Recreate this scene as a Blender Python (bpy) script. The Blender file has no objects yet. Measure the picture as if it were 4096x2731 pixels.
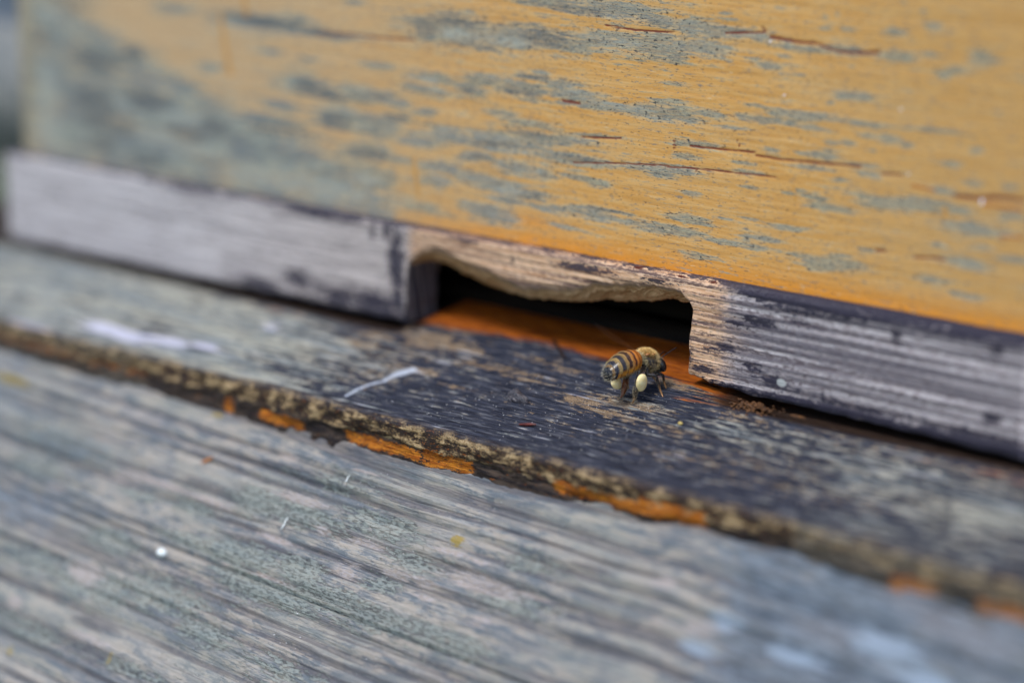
import bpy, math, random
import numpy as np
from mathutils import Vector, Matrix

# ------------------------------------------------------------------ camera, sky, sun
sc = bpy.context.scene
MM = 0.001
cam_d = bpy.data.cameras.new("camera"); cam = bpy.data.objects.new("camera", cam_d)
sc.collection.objects.link(cam); sc.camera = cam
cam_d.lens = 85.0; cam_d.sensor_width = 36.0
cam_d.clip_start = 0.005; cam_d.clip_end = 200.0
A_, P_ = math.radians(42.7715), math.radians(13.6057)
cF = Vector((-math.sin(A_)*math.cos(P_), math.cos(A_)*math.cos(P_), -math.sin(P_)))
cR = Vector((math.cos(A_), math.sin(A_), 0)); cU = cR.cross(cF)
cam.matrix_world = Matrix.Translation(Vector((232.22, -293.29, 95.55))*MM) @ Matrix((cR, cU, -cF)).transposed().to_4x4()
cam_d.dof.use_dof = True
cam_d.dof.focus_distance = 0.3835
cam_d.dof.aperture_fstop = 6.0
cam_d.dof.aperture_blades = 0

SUN_EL, SUN_AZ = math.radians(62), math.radians(-6)      # the sun stands in front of the hive
world = bpy.data.worlds.new("World"); sc.world = world; world.use_nodes = True
wn = world.node_tree.nodes; wl = world.node_tree.links
bg = wn["Background"]; bg.inputs[1].default_value = 0.14
sky = wn.new("ShaderNodeTexSky"); sky.sky_type = 'NISHITA'; sky.sun_disc = False
sky.sun_elevation = SUN_EL; sky.sun_rotation = math.pi + SUN_AZ
sky.air_density = 1.0; sky.dust_density = 1.0; sky.ozone_density = 1.0
wl.new(sky.outputs[0], bg.inputs[0])
sun_d = bpy.data.lights.new("sun", 'SUN'); sun = bpy.data.objects.new("sun", sun_d); sc.collection.objects.link(sun)
sun_d.energy = 2.0; sun_d.angle = math.radians(16); sun_d.color = (1.0, 0.97, 0.93)
ldir = Vector((math.sin(SUN_AZ)*math.cos(SUN_EL)*-1, math.cos(SUN_EL)*math.cos(SUN_AZ), -math.sin(SUN_EL)))
sun.rotation_euler = ldir.to_track_quat('-Z', 'Y').to_euler()
sc.view_settings.view_transform = 'Standard'; sc.view_settings.look = 'None'
sc.view_settings.gamma = 1.0; sc.view_settings.use_curve_mapping = False
sc.view_settings.exposure = 0.52
sc.cycles.use_denoising = True
sc.cycles.max_bounces = 6

# surface marks measured in mm on each board: (x, y, radius x, radius y, strength)
S= [(-55.3, 50.2, 10.6, 2.44, 1), (-42.0, 50.1, 11.9, 1.86, 1), (-31.3, 49.9, 10.5, 1.3, 1), (-17.7, 51.0, 11.7, 1.53, 1), (-9.4, 50.6, 3.2, 1.51, 1), (-33.1, 56.3, 7.0, 0.78, 1), (-19.4, 56.2, 8.3, 1.52, 1), (-17.7, 55.6, 4.0, 0.63, 1), (-26.2, 55.7, 6.8, 0.77, 1), (-10.2, 55.1, 3.6, 0.88, 1), (-79.2, 53.2, 2.4, 0.42, 1), (-74.2, 42.6, 4.0, 0.7, 1), (-78.3, 37.2, 6.1, 1.42, 1), (-72.6, 37.1, 3.2, 0.99, 1), (-67.9, 36.5, 2.8, 0.7, 1), (-60.0, 41.6, 4.6, 0.83, 1), (-60.8, 39.4, 5.4, 0.83, 1), (-51.6, 40.5, 3.8, 1.09, 1), (-48.6, 42.4, 4.5, 0.81, 1), (-38.4, 41.7, 5.4, 1.33, 1), (-36.6, 43.7, 4.3, 0.53, 1), (-31.3, 43.1, 4.2, 0.79, 1), (-34.8, 44.9, 1.8, 0.4, 1), (-27.8, 41.6, 5.2, 0.92, 1), (-20.9, 40.7, 6.1, 0.78, 1), (-12.5, 40.7, 5.9, 1.02, 1), (-8.9, 39.8, 3.3, 0.64, 1), (-28.8, 40.5, 2.1, 0.52, 1), (-43.8, 37.1, 4.4, 0.4, 1), (-36.6, 36.0, 4.7, 0.67, 1), (-22.2, 35.5, 4.1, 0.26, 1), (-33.7, 34.1, 8.9, 0.93, 1), (-61.6, 35.7, 2.3, 0.56, 1), (-69.5, 33.8, 2.8, 0.56, 1), (-77.6, 32.4, 10.2, 1.71, 1), (-74.8, 31.5, 6.5, 1.42, 1), (-56.2, 32.1, 5.7, 1.24, 1), (-64.0, 30.4, 5.9, 0.84, 1), (-45.7, 32.3, 6.7, 1.63, 1), (-39.1, 32.0, 7.2, 0.94, 1), (-29.4, 31.1, 7.7, 1.06, 1), (-22.5, 31.1, 4.1, 0.53, 1), (-12.4, 31.5, 4.0, 0.65, 1), (-49.4, 29.2, 3.4, 0.82, 1), (-40.2, 28.3, 5.5, 0.95, 1), (-34.8, 28.1, 3.2, 0.67, 1), (-27.0, 28.2, 4.2, 0.32, 1), (-22.1, 27.7, 2.4, 0.53, 1), (-76.9, 26.7, 6.5, 1.44, 1), (-68.8, 26.5, 3.2, 0.57, 1), (-77.0, 22.4, 6.6, 1.73, 1), (-72.1, 23.0, 2.4, 1.43, 1), (-57.4, 26.1, 4.6, 0.98, 1), (-59.4, 23.9, 3.1, 1.12, 1), (-49.4, 25.3, 6.8, 0.83, 1), (-43.8, 24.4, 5.9, 1.1, 1), (-38.0, 24.0, 4.3, 0.95, 1), (-42.0, 22.4, 3.7, 0.55, 1), (-47.6, 20.3, 5.6, 0.83, 1), (-45.7, 19.2, 5.2, 0.97, 1), (-32.9, 22.4, 4.6, 0.54, 1), (-22.4, 22.4, 6.9, 0.8, 1), (-15.6, 22.2, 4.0, 0.53, 1), (-20.7, 23.4, 6.2, 0.32, 1), (-8.9, 21.8, 4.0, 0.52, 1), (-30.1, 19.6, 3.2, 0.4, 1), (-77.1, 19.2, 8.2, 2.03, 0.8), (-65.0, 18.7, 7.9, 1.14, 0.7), (-85.4, 20.3, 12.6, 3.51, 0.8), (-9.6, 55.1, 2.9, 0.69, 1), (-2.6, 54.8, 3.6, 1.19, 1), (2.3, 54.4, 5.9, 1.01, 1), (5.0, 54.2, 3.5, 0.84, 1), (9.7, 54.1, 2.3, 0.67, 1), (-9.5, 51.8, 3.3, 1.38, 1), (-5.6, 51.3, 4.0, 1.37, 1), (-1.8, 51.7, 4.4, 1.53, 1), (-0.0, 51.2, 2.4, 0.68, 1), (-6.3, 49.7, 2.4, 0.69, 1), (-6.3, 48.9, 2.0, 0.41, 1), (3.4, 57.1, 1.2, 0.27, 1), (3.9, 56.3, 1.6, 0.2, 1), (11.2, 49.8, 1.9, 0.4, 1), (12.5, 49.7, 1.1, 0.27, 1), (8.8, 50.7, 1.5, 0.2, 1), (14.6, 51.4, 1.1, 0.2, 1), (4.2, 49.8, 0.6, 0.2, 1), (22.2, 56.3, 1.1, 0.26, 1), (26.2, 56.4, 1.3, 0.32, 1), (24.1, 58.4, 0.5, 0.26, 1), (21.9, 57.9, 0.5, 0.26, 1), (34.4, 56.7, 1.7, 0.48, 1), (40.6, 57.9, 1.2, 0.44, 1), (35.7, 60.9, 0.5, 0.25, 1), (38.9, 60.0, 0.4, 0.25, 1), (15.0, 53.8, 0.9, 0.4, 1), (18.6, 52.9, 4.4, 0.39, 1), (23.4, 53.6, 2.2, 0.26, 1), (26.5, 53.1, 2.9, 0.65, 1), (34.6, 52.9, 3.0, 0.77, 1), (40.7, 53.9, 1.2, 0.38, 1), (49.0, 54.0, 2.0, 0.93, 1), (44.8, 51.9, 2.2, 0.47, 1), (43.0, 51.0, 1.2, 0.47, 1), (27.1, 46.7, 3.1, 0.65, 1), (26.9, 51.0, 0.4, 0.19, 1), (17.6, 48.9, 0.7, 0.17, 1), (23.4, 45.3, 0.7, 0.23, 1), (-6.6, 45.4, 2.4, 0.28, 1), (-9.7, 42.3, 2.1, 0.42, 1), (-6.9, 42.6, 2.4, 0.35, 1), (9.4, 43.6, 1.5, 0.2, 1), (-9.3, 40.4, 2.9, 1.05, 1), (-6.8, 40.6, 5.3, 1.04, 1), (-3.3, 39.9, 1.2, 0.52, 1), (0.9, 41.4, 2.4, 0.51, 1), (7.4, 41.6, 2.3, 0.41, 1), (11.1, 41.5, 3.5, 0.51, 1), (14.0, 42.7, 2.3, 0.5, 1), (18.0, 42.9, 4.9, 0.67, 1), (16.1, 41.5, 1.1, 0.5, 1), (20.3, 41.2, 3.0, 0.33, 1), (25.7, 42.8, 3.6, 0.2, 1), (29.5, 42.6, 3.2, 0.39, 1), (42.8, 43.1, 3.1, 0.32, 1), (4.7, 39.6, 3.1, 0.27, 1), (30.2, 41.0, 1.6, 0.33, 1), (33.9, 40.9, 1.8, 0.45, 1), (23.9, 39.3, 1.5, 0.33, 1), (26.8, 39.5, 1.3, 0.39, 1), (37.1, 40.4, 1.0, 0.32, 1), (31.2, 39.0, 0.5, 0.23, 1), (49.0, 41.0, 0.8, 0.38, 1), (-2.8, 36.3, 3.2, 0.42, 1), (0.7, 36.5, 2.4, 0.28, 1), (12.9, 36.9, 1.5, 0.34, 1), (22.7, 37.3, 2.2, 0.5, 1), (19.5, 37.1, 2.2, 0.33, 1), (-4.6, 34.2, 2.4, 0.42, 1), (7.8, 34.4, 1.6, 0.24, 1), (29.7, 36.6, 2.2, 0.2, 1), (20.2, 35.2, 3.7, 0.33, 1), (45.1, 38.4, 1.5, 0.38, 1), (30.7, 35.4, 2.2, 0.39, 1), (-8.1, 31.8, 6.2, 0.53, 1), (-4.9, 31.6, 2.5, 0.35, 1), (-9.1, 30.8, 2.5, 0.53, 1), (8.7, 32.9, 2.3, 0.21, 1), (25.5, 34.0, 0.9, 0.27, 1), (48.5, 36.1, 1.5, 0.38, 1), (43.4, 34.5, 1.7, 0.58, 1), (54.6, 36.2, 1.3, 0.31, 1), (20.7, 30.7, 2.2, 0.4, 1), (29.3, 32.1, 2.9, 0.4, 1), (35.5, 31.4, 5.3, 0.82, 1), (33.7, 31.3, 3.2, 0.66, 1), (38.6, 32.2, 5.2, 0.65, 1), (30.9, 30.8, 2.2, 0.33, 1), (24.3, 29.5, 4.1, 0.47, 1), (46.4, 32.0, 2.0, 0.48, 1), (55.1, 32.2, 2.0, 0.47, 1), (48.5, 29.6, 4.0, 0.96, 1), (49.2, 28.9, 1.3, 0.48, 1), (53.5, 29.7, 2.0, 0.25, 1), (-3.0, 28.3, 1.6, 0.35, 1), (8.4, 30.7, 1.6, 0.27, 1), (18.5, 31.3, 0.9, 0.24, 1), (16.4, 30.7, 1.1, 0.2, 1), (-2.6, 24.6, 3.3, 0.35, 1), (3.9, 25.2, 1.6, 0.24, 1), (8.9, 25.8, 1.6, 0.17, 1), (-1.9, 23.8, 3.7, 0.35, 1), (15.9, 25.3, 2.9, 0.41, 1), (-6.8, 22.0, 6.2, 0.71, 1), (-2.9, 22.0, 3.3, 0.35, 1), (4.2, 21.5, 3.6, 0.42, 1), (8.6, 21.6, 3.5, 0.42, 1), (12.0, 23.1, 3.1, 0.52, 1), (7.2, 22.9, 1.6, 0.17, 1), (-2.1, 18.4, 3.3, 0.43, 1), (26.5, 22.4, 2.2, 0.27, 1), (23.3, 20.9, 4.8, 0.75, 1), (27.5, 21.4, 2.9, 0.5, 1), (24.6, 21.6, 2.2, 0.2, 1), (30.7, 23.9, 1.3, 0.33, 1), (43.1, 26.5, 1.0, 0.33, 1), (51.3, 27.1, 1.5, 0.32, 1), (48.2, 24.2, 3.0, 0.71, 1), (55.4, 26.0, 2.6, 0.38, 1), (22.1, 19.7, 2.2, 0.27, 1), (42.1, 21.2, 2.1, 0.39, 1), (48.8, 19.5, 2.0, 0.39, 1), (-170.1, 44.5, 8.0, 2.89, 1), (-166.6, 41.6, 5.3, 3.2, 1), (-175.8, 39.3, 5.4, 1.62, 1), (-153.9, 37.2, 7.6, 2.53, 1), (-151.3, 38.3, 9.1, 1.89, 1), (-142.8, 39.3, 3.9, 1.55, 1), (-157.0, 28.9, 17.0, 4.8, 1), (-144.3, 29.5, 16.4, 3.78, 1), (-132.2, 28.2, 19.2, 4.65, 1), (-168.3, 32.4, 8.5, 7.13, 1), (-118.1, 27.1, 16.2, 2.74, 1), (-111.3, 24.8, 20.4, 4.83, 1), (-139.9, 20.2, 24.7, 5.37, 1), (-160.1, 22.2, 18.2, 4.85, 1), (-102.4, 22.8, 22.1, 3.59, 0.9), (-89.3, 22.7, 12.8, 2.64, 0.9), (-128.7, 48.7, 5.7, 0.91, 0.8), (-103.7, 48.1, 13.2, 1.46, 1), (-88.7, 47.1, 10.5, 0.71, 1), (-118.5, 38.3, 2.8, 0.9, 1), (-93.2, 37.6, 6.4, 1.74, 1), (-86.9, 36.4, 6.3, 1.15, 1), (-99.8, 33.1, 5.2, 0.74, 1), (-84.9, 31.7, 5.4, 1.44, 1), (-178.4, 27.6, 6.6, 16.48, 0.9), (-104.3, 29.7, 8.9, 1.19, 1), (-101.7, 42.7, 3.5, 0.59, 0.7), (-91.8, 42.3, 3.4, 0.58, 0.7)]
Rd = [(0.34, [(12.0, 54.2), (16.6, 53.86), (20.8, 53.88)]), (0.26, [(20.8, 53.82), (23.4, 53.17), (25.9, 52.98), (31.5, 53.43)]), (0.14, [(-3.4, 35.92), (1.0, 36.03), (5.5, 36.16), (9.6, 36.33)]), (0.16, [(9.6, 35.87), (14.9, 35.78), (19.5, 36.02), (24.7, 36.12), (29.1, 36.36)]), (0.08, [(-8.1, 32.09), (-2.4, 32.46), (4.6, 32.7), (13.7, 32.93)]), (0.13, [(32.9, 35.69), (36.5, 35.98)]), (0.36, [(45.7, 33.96), (49.2, 34.01), (52.9, 34.59), (57.2, 34.74)]), (0.16, [(32.4, 24.15), (34.0, 24.23)]), (0.18, [(39.2, 24.03), (42.6, 24.36), (44.4, 24.35)]), (0.22, [(-6.4, 36.49), (-6.4, 35.1)]), (0.22, [(-2.2, 33.04), (-2.1, 31.93)]), (0.11, [(7.0, 54.67), (9.0, 54.63)]), (0.11, [(6.1, 37.82), (6.5, 36.9)]), (0.16, [(10.3, 55.58), (11.3, 54.86)]), (0.22, [(3.3, 54.12), (10.7, 54.81)]), (0.14, [(-88.9, 46.99), (-80.6, 47.48), (-72.5, 47.54), (-64.6, 47.87)]), (0.1, [(-21.1, 53.53), (-14.4, 53.27), (-6.7, 53.47)]), (0.11, [(-26.0, 34.95), (-17.5, 35.59)]), (0.08, [(-27.7, 30.54), (-17.4, 31.57), (-7.5, 32.3)]), (0.32, [(-30.2, 40.59), (-26.4, 40.42)])]
Or = [(0.21, [(38.4, 34.51), (42.1, 34.3)]), (0.31, [(50.4, 33.26), (57.0, 33.33)]), (0.2, [(53.5, 28.96), (57.3, 29.33)])]
Dr = [(0.62, [(-64.8, 26.94), (-64.3, 23.61), (-63.7, 20.56)]), (1.07, [(-115.5, 48.39), (-114.6, 43.11), (-113.2, 37.54)]), (1.05, [(-108.8, 52.38), (-108.3, 48.9)]), (0.22, [(17.0, 31.97), (17.3, 29.83)]), (0.62, [(44.0, 31.82), (44.1, 30.81)])]
Wh = [(12.0, 53.5, 0.5, 0.4), (13.5, 50.6, 0.4, 0.8), (14.7, 45.6, 0.5, 0.5), (35.7, 45.5, 0.5, 0.5), (28.0, 29.1, 0.25, 0.4), (50.1, 33.6, 0.5, 1.1), (37.5, 36.1, 0.3, 0.3), (47.4, 34.3, 0.3, 0.3), (16.6, 19.1, 0.2, 0.5), (-7.2, 43.9, 0.2, 1.2)]
LG = [(-60.3, 14.0, 6.7, 2.55, 1), (-49.3, 13.9, 10.8, 2.08, 1), (-64.5, 23.9, 14.8, 1.69, 1), (-56.6, 23.2, 8.3, 2.08, 1), (-43.3, 22.7, 6.4, 2.44, 1), (-48.0, 27.6, 13.5, 2.44, 1), (-35.8, 26.0, 12.9, 2.39, 1), (-25.2, 26.8, 11.0, 2.34, 1), (-56.7, 26.9, 6.7, 1.24, 1), (-74.4, 18.2, 5.9, 1.3, 1), (-71.4, 34.1, 12.9, 2.95, 1), (-87.9, 36.2, 12.4, 3.46, 1), (-87.6, 19.0, 5.5, 1.11, 1), (-32.3, 11.9, 10.2, 2.02, 1), (-26.5, 20.8, 4.0, 1.58, 1), (-57.2, 37.8, 6.7, 2.45, 1), (-112.1, 13.6, 19.7, 3.72, 0.7), (-117.4, 19.5, 13.4, 3.26, 0.7), (-104.0, 35.9, 16.2, 2.67, 0.8), (-88.1, 28.0, 7.4, 2.19, 1), (-46.0, 6.9, 10.6, 2.51, 0.6), (-22.1, 16.2, 7.4, 1.97, 0.8), (-97.8, 47.5, 16.0, 2.17, 0.7), (-37.3, 39.1, 10.5, 1.96, 0.7), (-70.1, 47.5, 11.7, 1.65, 0.7), (-0.1, 17.5, 9.0, 2.79, 0.7), (-8.7, 26.8, 11.6, 2.8, 0.8), (-0.3, 11.4, 6.7, 1.88, 0.7)]
LP = [(-85.1, 15.8, 9.7, 1.11, 1), (-70.0, 16.2, 6.3, 0.86, 1), (-51.0, 11.4, 8.1, 1.05, 1), (-93.6, 16.8, 6.2, 0.9, 1), (-52.9, 18.9, 6.6, 0.83, 1), (-34.4, 20.5, 4.1, 1.6, 1), (-34.3, 15.2, 4.1, 0.61, 1), (-24.4, 18.7, 3.5, 0.79, 1), (-18.5, 18.8, 2.9, 0.78, 1), (-7.8, 16.0, 10.3, 1.07, 1), (-9.4, 13.3, 2.8, 0.58, 1), (-4.2, 21.9, 2.8, 1.13, 1), (-44.2, 15.2, 2.1, 0.82, 1), (-59.9, 4.9, 3.3, 0.64, 1), (-41.7, 3.8, 3.1, 0.5, 1), (-109.7, 22.3, 3.9, 0.92, 1), (-90.3, 34.6, 5.6, 2.18, 1), (-60.3, 25.8, 1.7, 0.42, 0.8), (-80.9, 45.0, 7.3, 0.76, 1), (-103.4, 43.7, 2.6, 1.32, 1), (-49.4, 25.5, 6.5, 0.61, 0.7), (-73.3, 15.7, 3.5, 0.52, 1), (-104.4, 11.1, 7.7, 1.84, 0.7), (-99.2, 5.4, 12.6, 1.84, 0.6), (-17.4, 21.2, 3.9, 0.7, 1), (-16.1, 13.0, 4.7, 0.73, 1), (-7.7, 17.1, 9.8, 0.85, 1), (33.9, 14.0, 4.4, 1.31, 1), (24.3, 9.3, 2.6, 1.12, 1), (56.1, 9.4, 11.3, 1.67, 1), (68.9, 3.9, 6.4, 2.05, 1), (75.6, 4.5, 6.3, 2.42, 1), (64.1, 2.7, 6.6, 1.66, 0.8), (25.7, 15.6, 6.1, 1.77, 0.6), (1.9, 16.0, 5.0, 0.65, 1)]
LD = [(-52.6, 20.9, 9.8, 1.24, 1), (-38.8, 21.6, 10.4, 1.21, 1), (-48.1, 15.7, 10.7, 1.04, 1), (-66.5, 17.1, 14.3, 0.86, 1), (-79.2, 15.8, 7.1, 0.88, 1), (-82.9, 42.6, 6.7, 2.13, 1), (-30.1, 15.4, 12.6, 0.8, 1), (-19.7, 16.0, 5.8, 0.78, 1), (-5.0, 16.8, 11.6, 1.14, 1), (-33.6, 25.5, 12.8, 0.99, 1), (-54.3, 6.6, 9.8, 0.85, 1), (-30.2, 7.3, 7.6, 1.22, 1), (-107.7, 10.9, 13.0, 0.65, 1), (-66.8, 4.7, 11.4, 0.52, 1), (-81.0, 5.1, 9.5, 0.53, 1), (33.4, 6.5, 3.0, 1.77, 1), (39.5, 13.6, 9.7, 2.59, 0.8), (71.8, 0.6, 5.1, 1.64, 0.8), (49.3, 14.3, 13.9, 1.68, 0.8), (32.8, 10.1, 3.0, 0.88, 1), (10.8, 9.6, 3.2, 0.92, 1)]
FP = [(-118.4, 25.2, 9.0, 3.18, 1), (-109.8, 25.9, 11.3, 2.67, 1), (-100.8, 24.1, 7.3, 2.63, 1), (-92.8, 22.7, 4.8, 2.16, 1), (-134.4, 31.2, 10.8, 2.77, 0.8), (-119.3, 33.5, 10.4, 2.22, 0.7), (-90.7, 33.5, 3.6, 1.67, 1), (-88.5, 10.9, 3.5, 2.22, 0.7), (13.0, 4.3, 5.1, 1.07, 0.6)]
FG = [(-149.0, 10.9, 35.0, 11.35, 1), (-125.6, 13.2, 39.4, 10.75, 1), (-103.2, 12.9, 30.7, 11.41, 1), (-90.7, 16.3, 29.6, 10.98, 1), (-105.4, 29.5, 37.3, 8.72, 1), (-81.6, 29.3, 23.1, 8.27, 1), (-136.9, 25.2, 34.0, 14.17, 1), (-79.7, 15.8, 14.9, 6.44, 0.9), (-66.7, 22.5, 11.0, 5.1, 0.7), (25.8, 10.3, 16.1, 5.9, 0.6), (47.0, 12.9, 18.5, 9.43, 0.7), (63.8, 16.6, 13.9, 8.85, 0.8), (12.9, 9.7, 12.6, 3.15, 0.6), (66.8, 26.6, 13.6, 5.61, 0.5), (52.9, 26.7, 10.8, 4.39, 0.5), (-0.6, 9.0, 10.6, 2.18, 0.5), (62.2, 40.1, 10.3, 4.04, 0.5)]
FT = [(-54.9, 2.5, 8.5, 2.54, 1), (-48.4, 3.8, 7.3, 1.66, 1), (-34.6, 7.7, 11.9, 1.59, 0.8), (-54.9, 4.7, 6.4, 2.1, 1), (-24.2, 3.0, 4.8, 1.18, 0.7), (-66.8, 5.7, 5.5, 1.72, 1), (-66.8, 10.0, 6.6, 1.7, 1), (-4.9, 9.2, 9.0, 1.65, 1), (-5.9, 13.3, 7.2, 1.45, 1), (-13.8, 11.5, 5.5, 1.49, 0.9), (0.4, -0.7, 5.3, 1.31, 1), (11.0, 1.7, 6.8, 1.09, 1), (-4.0, -0.6, 5.4, 1.51, 1), (-30.2, 1.7, 7.8, 1.2, 0.6), (-28.5, 8.9, 4.9, 0.97, 0.8), (-47.9, 13.8, 5.2, 1.0, 1), (-36.3, 16.4, 6.0, 0.58, 0.8), (7.8, 13.9, 8.6, 1.4, 0.7), (14.0, 5.6, 8.4, 1.42, 0.7)]
STREAK = [(-51.64, 27.02), (-51.8, 24.17), (-51.33, 21.79), (-50.31, 19.73), (-50.24, 16.51), (-48.99, 14.32)]
CORE_DARK = [(-154.0, 36.8, 8.7, 2.53, 1), (-142.8, 39.0, 4.4, 1.87, 1), (-139.3, 30.6, 8.8, 2.19, 1), (-154.5, 28.5, 8.2, 2.87, 1), (-162.5, 47.0, 6.2, 1.58, 1), (-172.0, 39.9, 3.7, 1.62, 1), (-110.3, 48.8, 8.9, 0.88, 1), (-101.5, 48.2, 10.9, 1.16, 1), (-86.6, 47.3, 8.3, 0.71, 1), (-127.6, 24.6, 6.2, 1.85, 1), (-119.0, 27.3, 5.6, 1.52, 1), (-149.7, 24.5, 10.1, 1.91, 1), (-119.3, 20.6, 4.7, 1.23, 1), (-152.5, 20.4, 4.1, 1.6, 1), (-91.1, 36.9, 5.1, 1.45, 1), (-85.6, 36.2, 4.2, 1.15, 1), (-100.0, 28.4, 8.8, 1.19, 1), (-84.9, 31.1, 3.8, 1.73, 1), (-140.0, 18.6, 7.4, 1.27, 1), (-54.9, 52.1, 4.5, 1.08, 1), (-33.8, 50.5, 5.3, 1.57, 1), (-51.6, 47.8, 11.2, 0.4, 1), (-62.6, 49.9, 3.9, 1.37, 1), (-45.6, 52.3, 5.5, 0.8, 1), (-35.5, 43.8, 4.3, 0.53, 1), (-52.0, 40.4, 3.0, 0.68, 1), (-38.4, 40.9, 5.4, 0.53, 1), (-68.7, 33.9, 3.6, 0.84, 1), (-72.6, 37.1, 2.4, 0.7, 1), (-38.4, 34.5, 7.2, 0.67, 1), (-45.7, 31.5, 5.5, 0.68, 1), (-26.6, 31.2, 4.2, 0.53, 1), (-49.4, 29.2, 2.2, 0.55, 1), (-38.3, 23.9, 3.6, 0.81, 1), (-76.9, 26.7, 6.1, 1.15, 1), (-19.3, 23.6, 4.4, 0.32, 1), (-31.4, 55.4, 4.2, 0.65, 1), (-24.5, 55.3, 3.4, 0.64, 1), (-11.1, 54.5, 3.2, 0.63, 1), (-19.3, 50.9, 5.0, 0.38, 1)]
CORE_LIGHT = [(-170.1, 29.7, 3.2, 5.53, 1), (-167.4, 45.4, 4.7, 1.6, 1), (-131.9, 33.1, 2.9, 0.62, 1), (-146.3, 29.3, 3.0, 1.1, 1), (-127.4, 28.0, 5.7, 1.23, 1), (-102.5, 19.2, 17.7, 1.5, 1), (-89.4, 18.9, 12.8, 1.77, 1), (-134.8, 23.5, 7.3, 1.25, 1), (-170.7, 22.4, 4.3, 3.94, 1), (-123.0, 22.0, 9.4, 1.23, 1), (-114.9, 46.1, 9.1, 0.89, 1), (-143.6, 42.7, 3.9, 0.62, 1), (-55.3, 49.9, 3.0, 0.81, 1), (-42.0, 49.3, 5.4, 0.66, 1), (-16.7, 50.8, 4.0, 0.51, 1), (-61.9, 41.2, 3.1, 0.55, 1), (-17.5, 40.8, 6.7, 0.52, 1), (-57.7, 39.9, 3.8, 0.55, 1), (-40.2, 31.0, 5.5, 0.54, 1), (-36.2, 28.2, 2.2, 0.54, 1), (-42.0, 24.3, 3.7, 0.82, 1), (-77.0, 22.1, 2.5, 0.87, 1), (-59.0, 24.8, 1.9, 0.84, 1)]

# ------------------------------------------------------------------ helpers
C = sc.collection
rng = np.random.default_rng(7)

def tag(o, label=None, cat=None, group=None, kind=None):
    if label: o['label'] = label
    if cat: o['category'] = cat
    if group: o['group'] = group
    if kind: o['kind'] = kind
    return o

def empty(name, loc=(0, 0, 0), rz=0.0):
    o = bpy.data.objects.new(name, None); C.objects.link(o)
    o.empty_display_size = 0.005
    o.location = Vector(loc)*MM; o.rotation_euler = (0, 0, rz)
    return o

def link(name, me, m, parent=None, smooth=True):
    if m: me.materials.append(m)
    if smooth and len(me.polygons):
        me.polygons.foreach_set("use_smooth", np.ones(len(me.polygons), dtype=bool))
    me.update()
    o = bpy.data.objects.new(name, me); C.objects.link(o)
    if parent: o.parent = parent
    return o

def mesh_from(name, V, F):
    me = bpy.data.meshes.new(name)
    V = np.asarray(V, dtype=np.float64)*MM
    F = np.asarray(F)
    if F.ndim == 2:
        n, k = F.shape
        me.vertices.add(len(V)); me.vertices.foreach_set("co", V.astype(np.float32).ravel())
        me.loops.add(n*k); me.loops.foreach_set("vertex_index", F.astype(np.int32).ravel())
        me.polygons.add(n); me.polygons.foreach_set("loop_start", np.arange(0, n*k, k, dtype=np.int32))
        me.update(calc_edges=True); me.validate()
    else:
        me.from_pydata(V.tolist(), [], [list(f) for f in F]); me.update()
    return me

def grid_faces(nr, nc, off=0, flip=False, wrap=False):
    r = np.arange(nr-1)[:, None]; c = np.arange(nc if wrap else nc-1)[None, :]
    c2 = (c+1) % nc
    a = r*nc+c; b = r*nc+c2; d = (r+1)*nc+c; e = (r+1)*nc+c2
    q = np.stack([a, b, e, d], -1).reshape(-1, 4)+off
    return q[:, ::-1] if flip else q

def set_attr(me, name, arr):
    n = len(me.vertices); a = np.ones((n, 4), dtype=np.float32)
    arr = np.asarray(arr, dtype=np.float32)
    a[:len(arr), :arr.shape[1]] = arr[:n]
    at = me.color_attributes.new(name, 'FLOAT_COLOR', 'POINT')
    at.data.foreach_set("color", a.ravel())

def hash2(i, j, seed):
    n = (i*374761393 + j*668265263 + seed*974634777) & 0xffffffff
    n = ((n ^ (n >> 13))*1274126177) & 0xffffffff
    n = n ^ (n >> 16)
    return (n & 0xffff)/65535.0

def vnoise(x, y, seed=0):
    xi = np.floor(x).astype(np.int64); yi = np.floor(y).astype(np.int64)
    fx = x-xi; fy = y-yi; fx = fx*fx*(3-2*fx); fy = fy*fy*(3-2*fy)
    a = hash2(xi, yi, seed); b = hash2(xi+1, yi, seed); c = hash2(xi, yi+1, seed); d = hash2(xi+1, yi+1, seed)
    return (a*(1-fx)+b*fx)*(1-fy)+(c*(1-fx)+d*fx)*fy

def fbm(x, y, seed=0, octv=4, gain=0.5):
    s = 0; a = 1; t = 0
    for k in range(octv):
        s = s+a*vnoise(x*2**k+k*17.3, y*2**k+k*9.1, seed+k); t += a; a *= gain
    return s/t

def blobs(x, y, L, p=1.0):
    s = np.zeros_like(x)
    for (cx, cy, rx, ry, a) in L:
        q = ((x-cx)/rx)**2+((y-cy)/ry)**2
        s = np.maximum(s, a*np.exp(-(q**(.85*p))*0.75))
    return s

def lines(x, y, L, xscale=1.0):
    s = np.zeros_like(x)
    for w, pts in L:
        for (x0, y0), (x1, y1) in zip(pts[:-1], pts[1:]):
            dx, dy = x1-x0, y1-y0; l2 = dx*dx+dy*dy+1e-9
            t = np.clip(((x-x0)*dx+(y-y0)*dy)/l2, 0, 1)
            d = np.hypot((x-x0-t*dx), (y-y0-t*dy))
            s = np.maximum(s, np.exp(-(d/(w*0.55+0.12))**2*0.9))
    return s

def axis_pts(segs):
    out = []
    for a, b, st in segs:
        out.append(np.arange(a, b, st))
    out.append(np.array([segs[-1][1]]))
    return np.concatenate(out)

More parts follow.
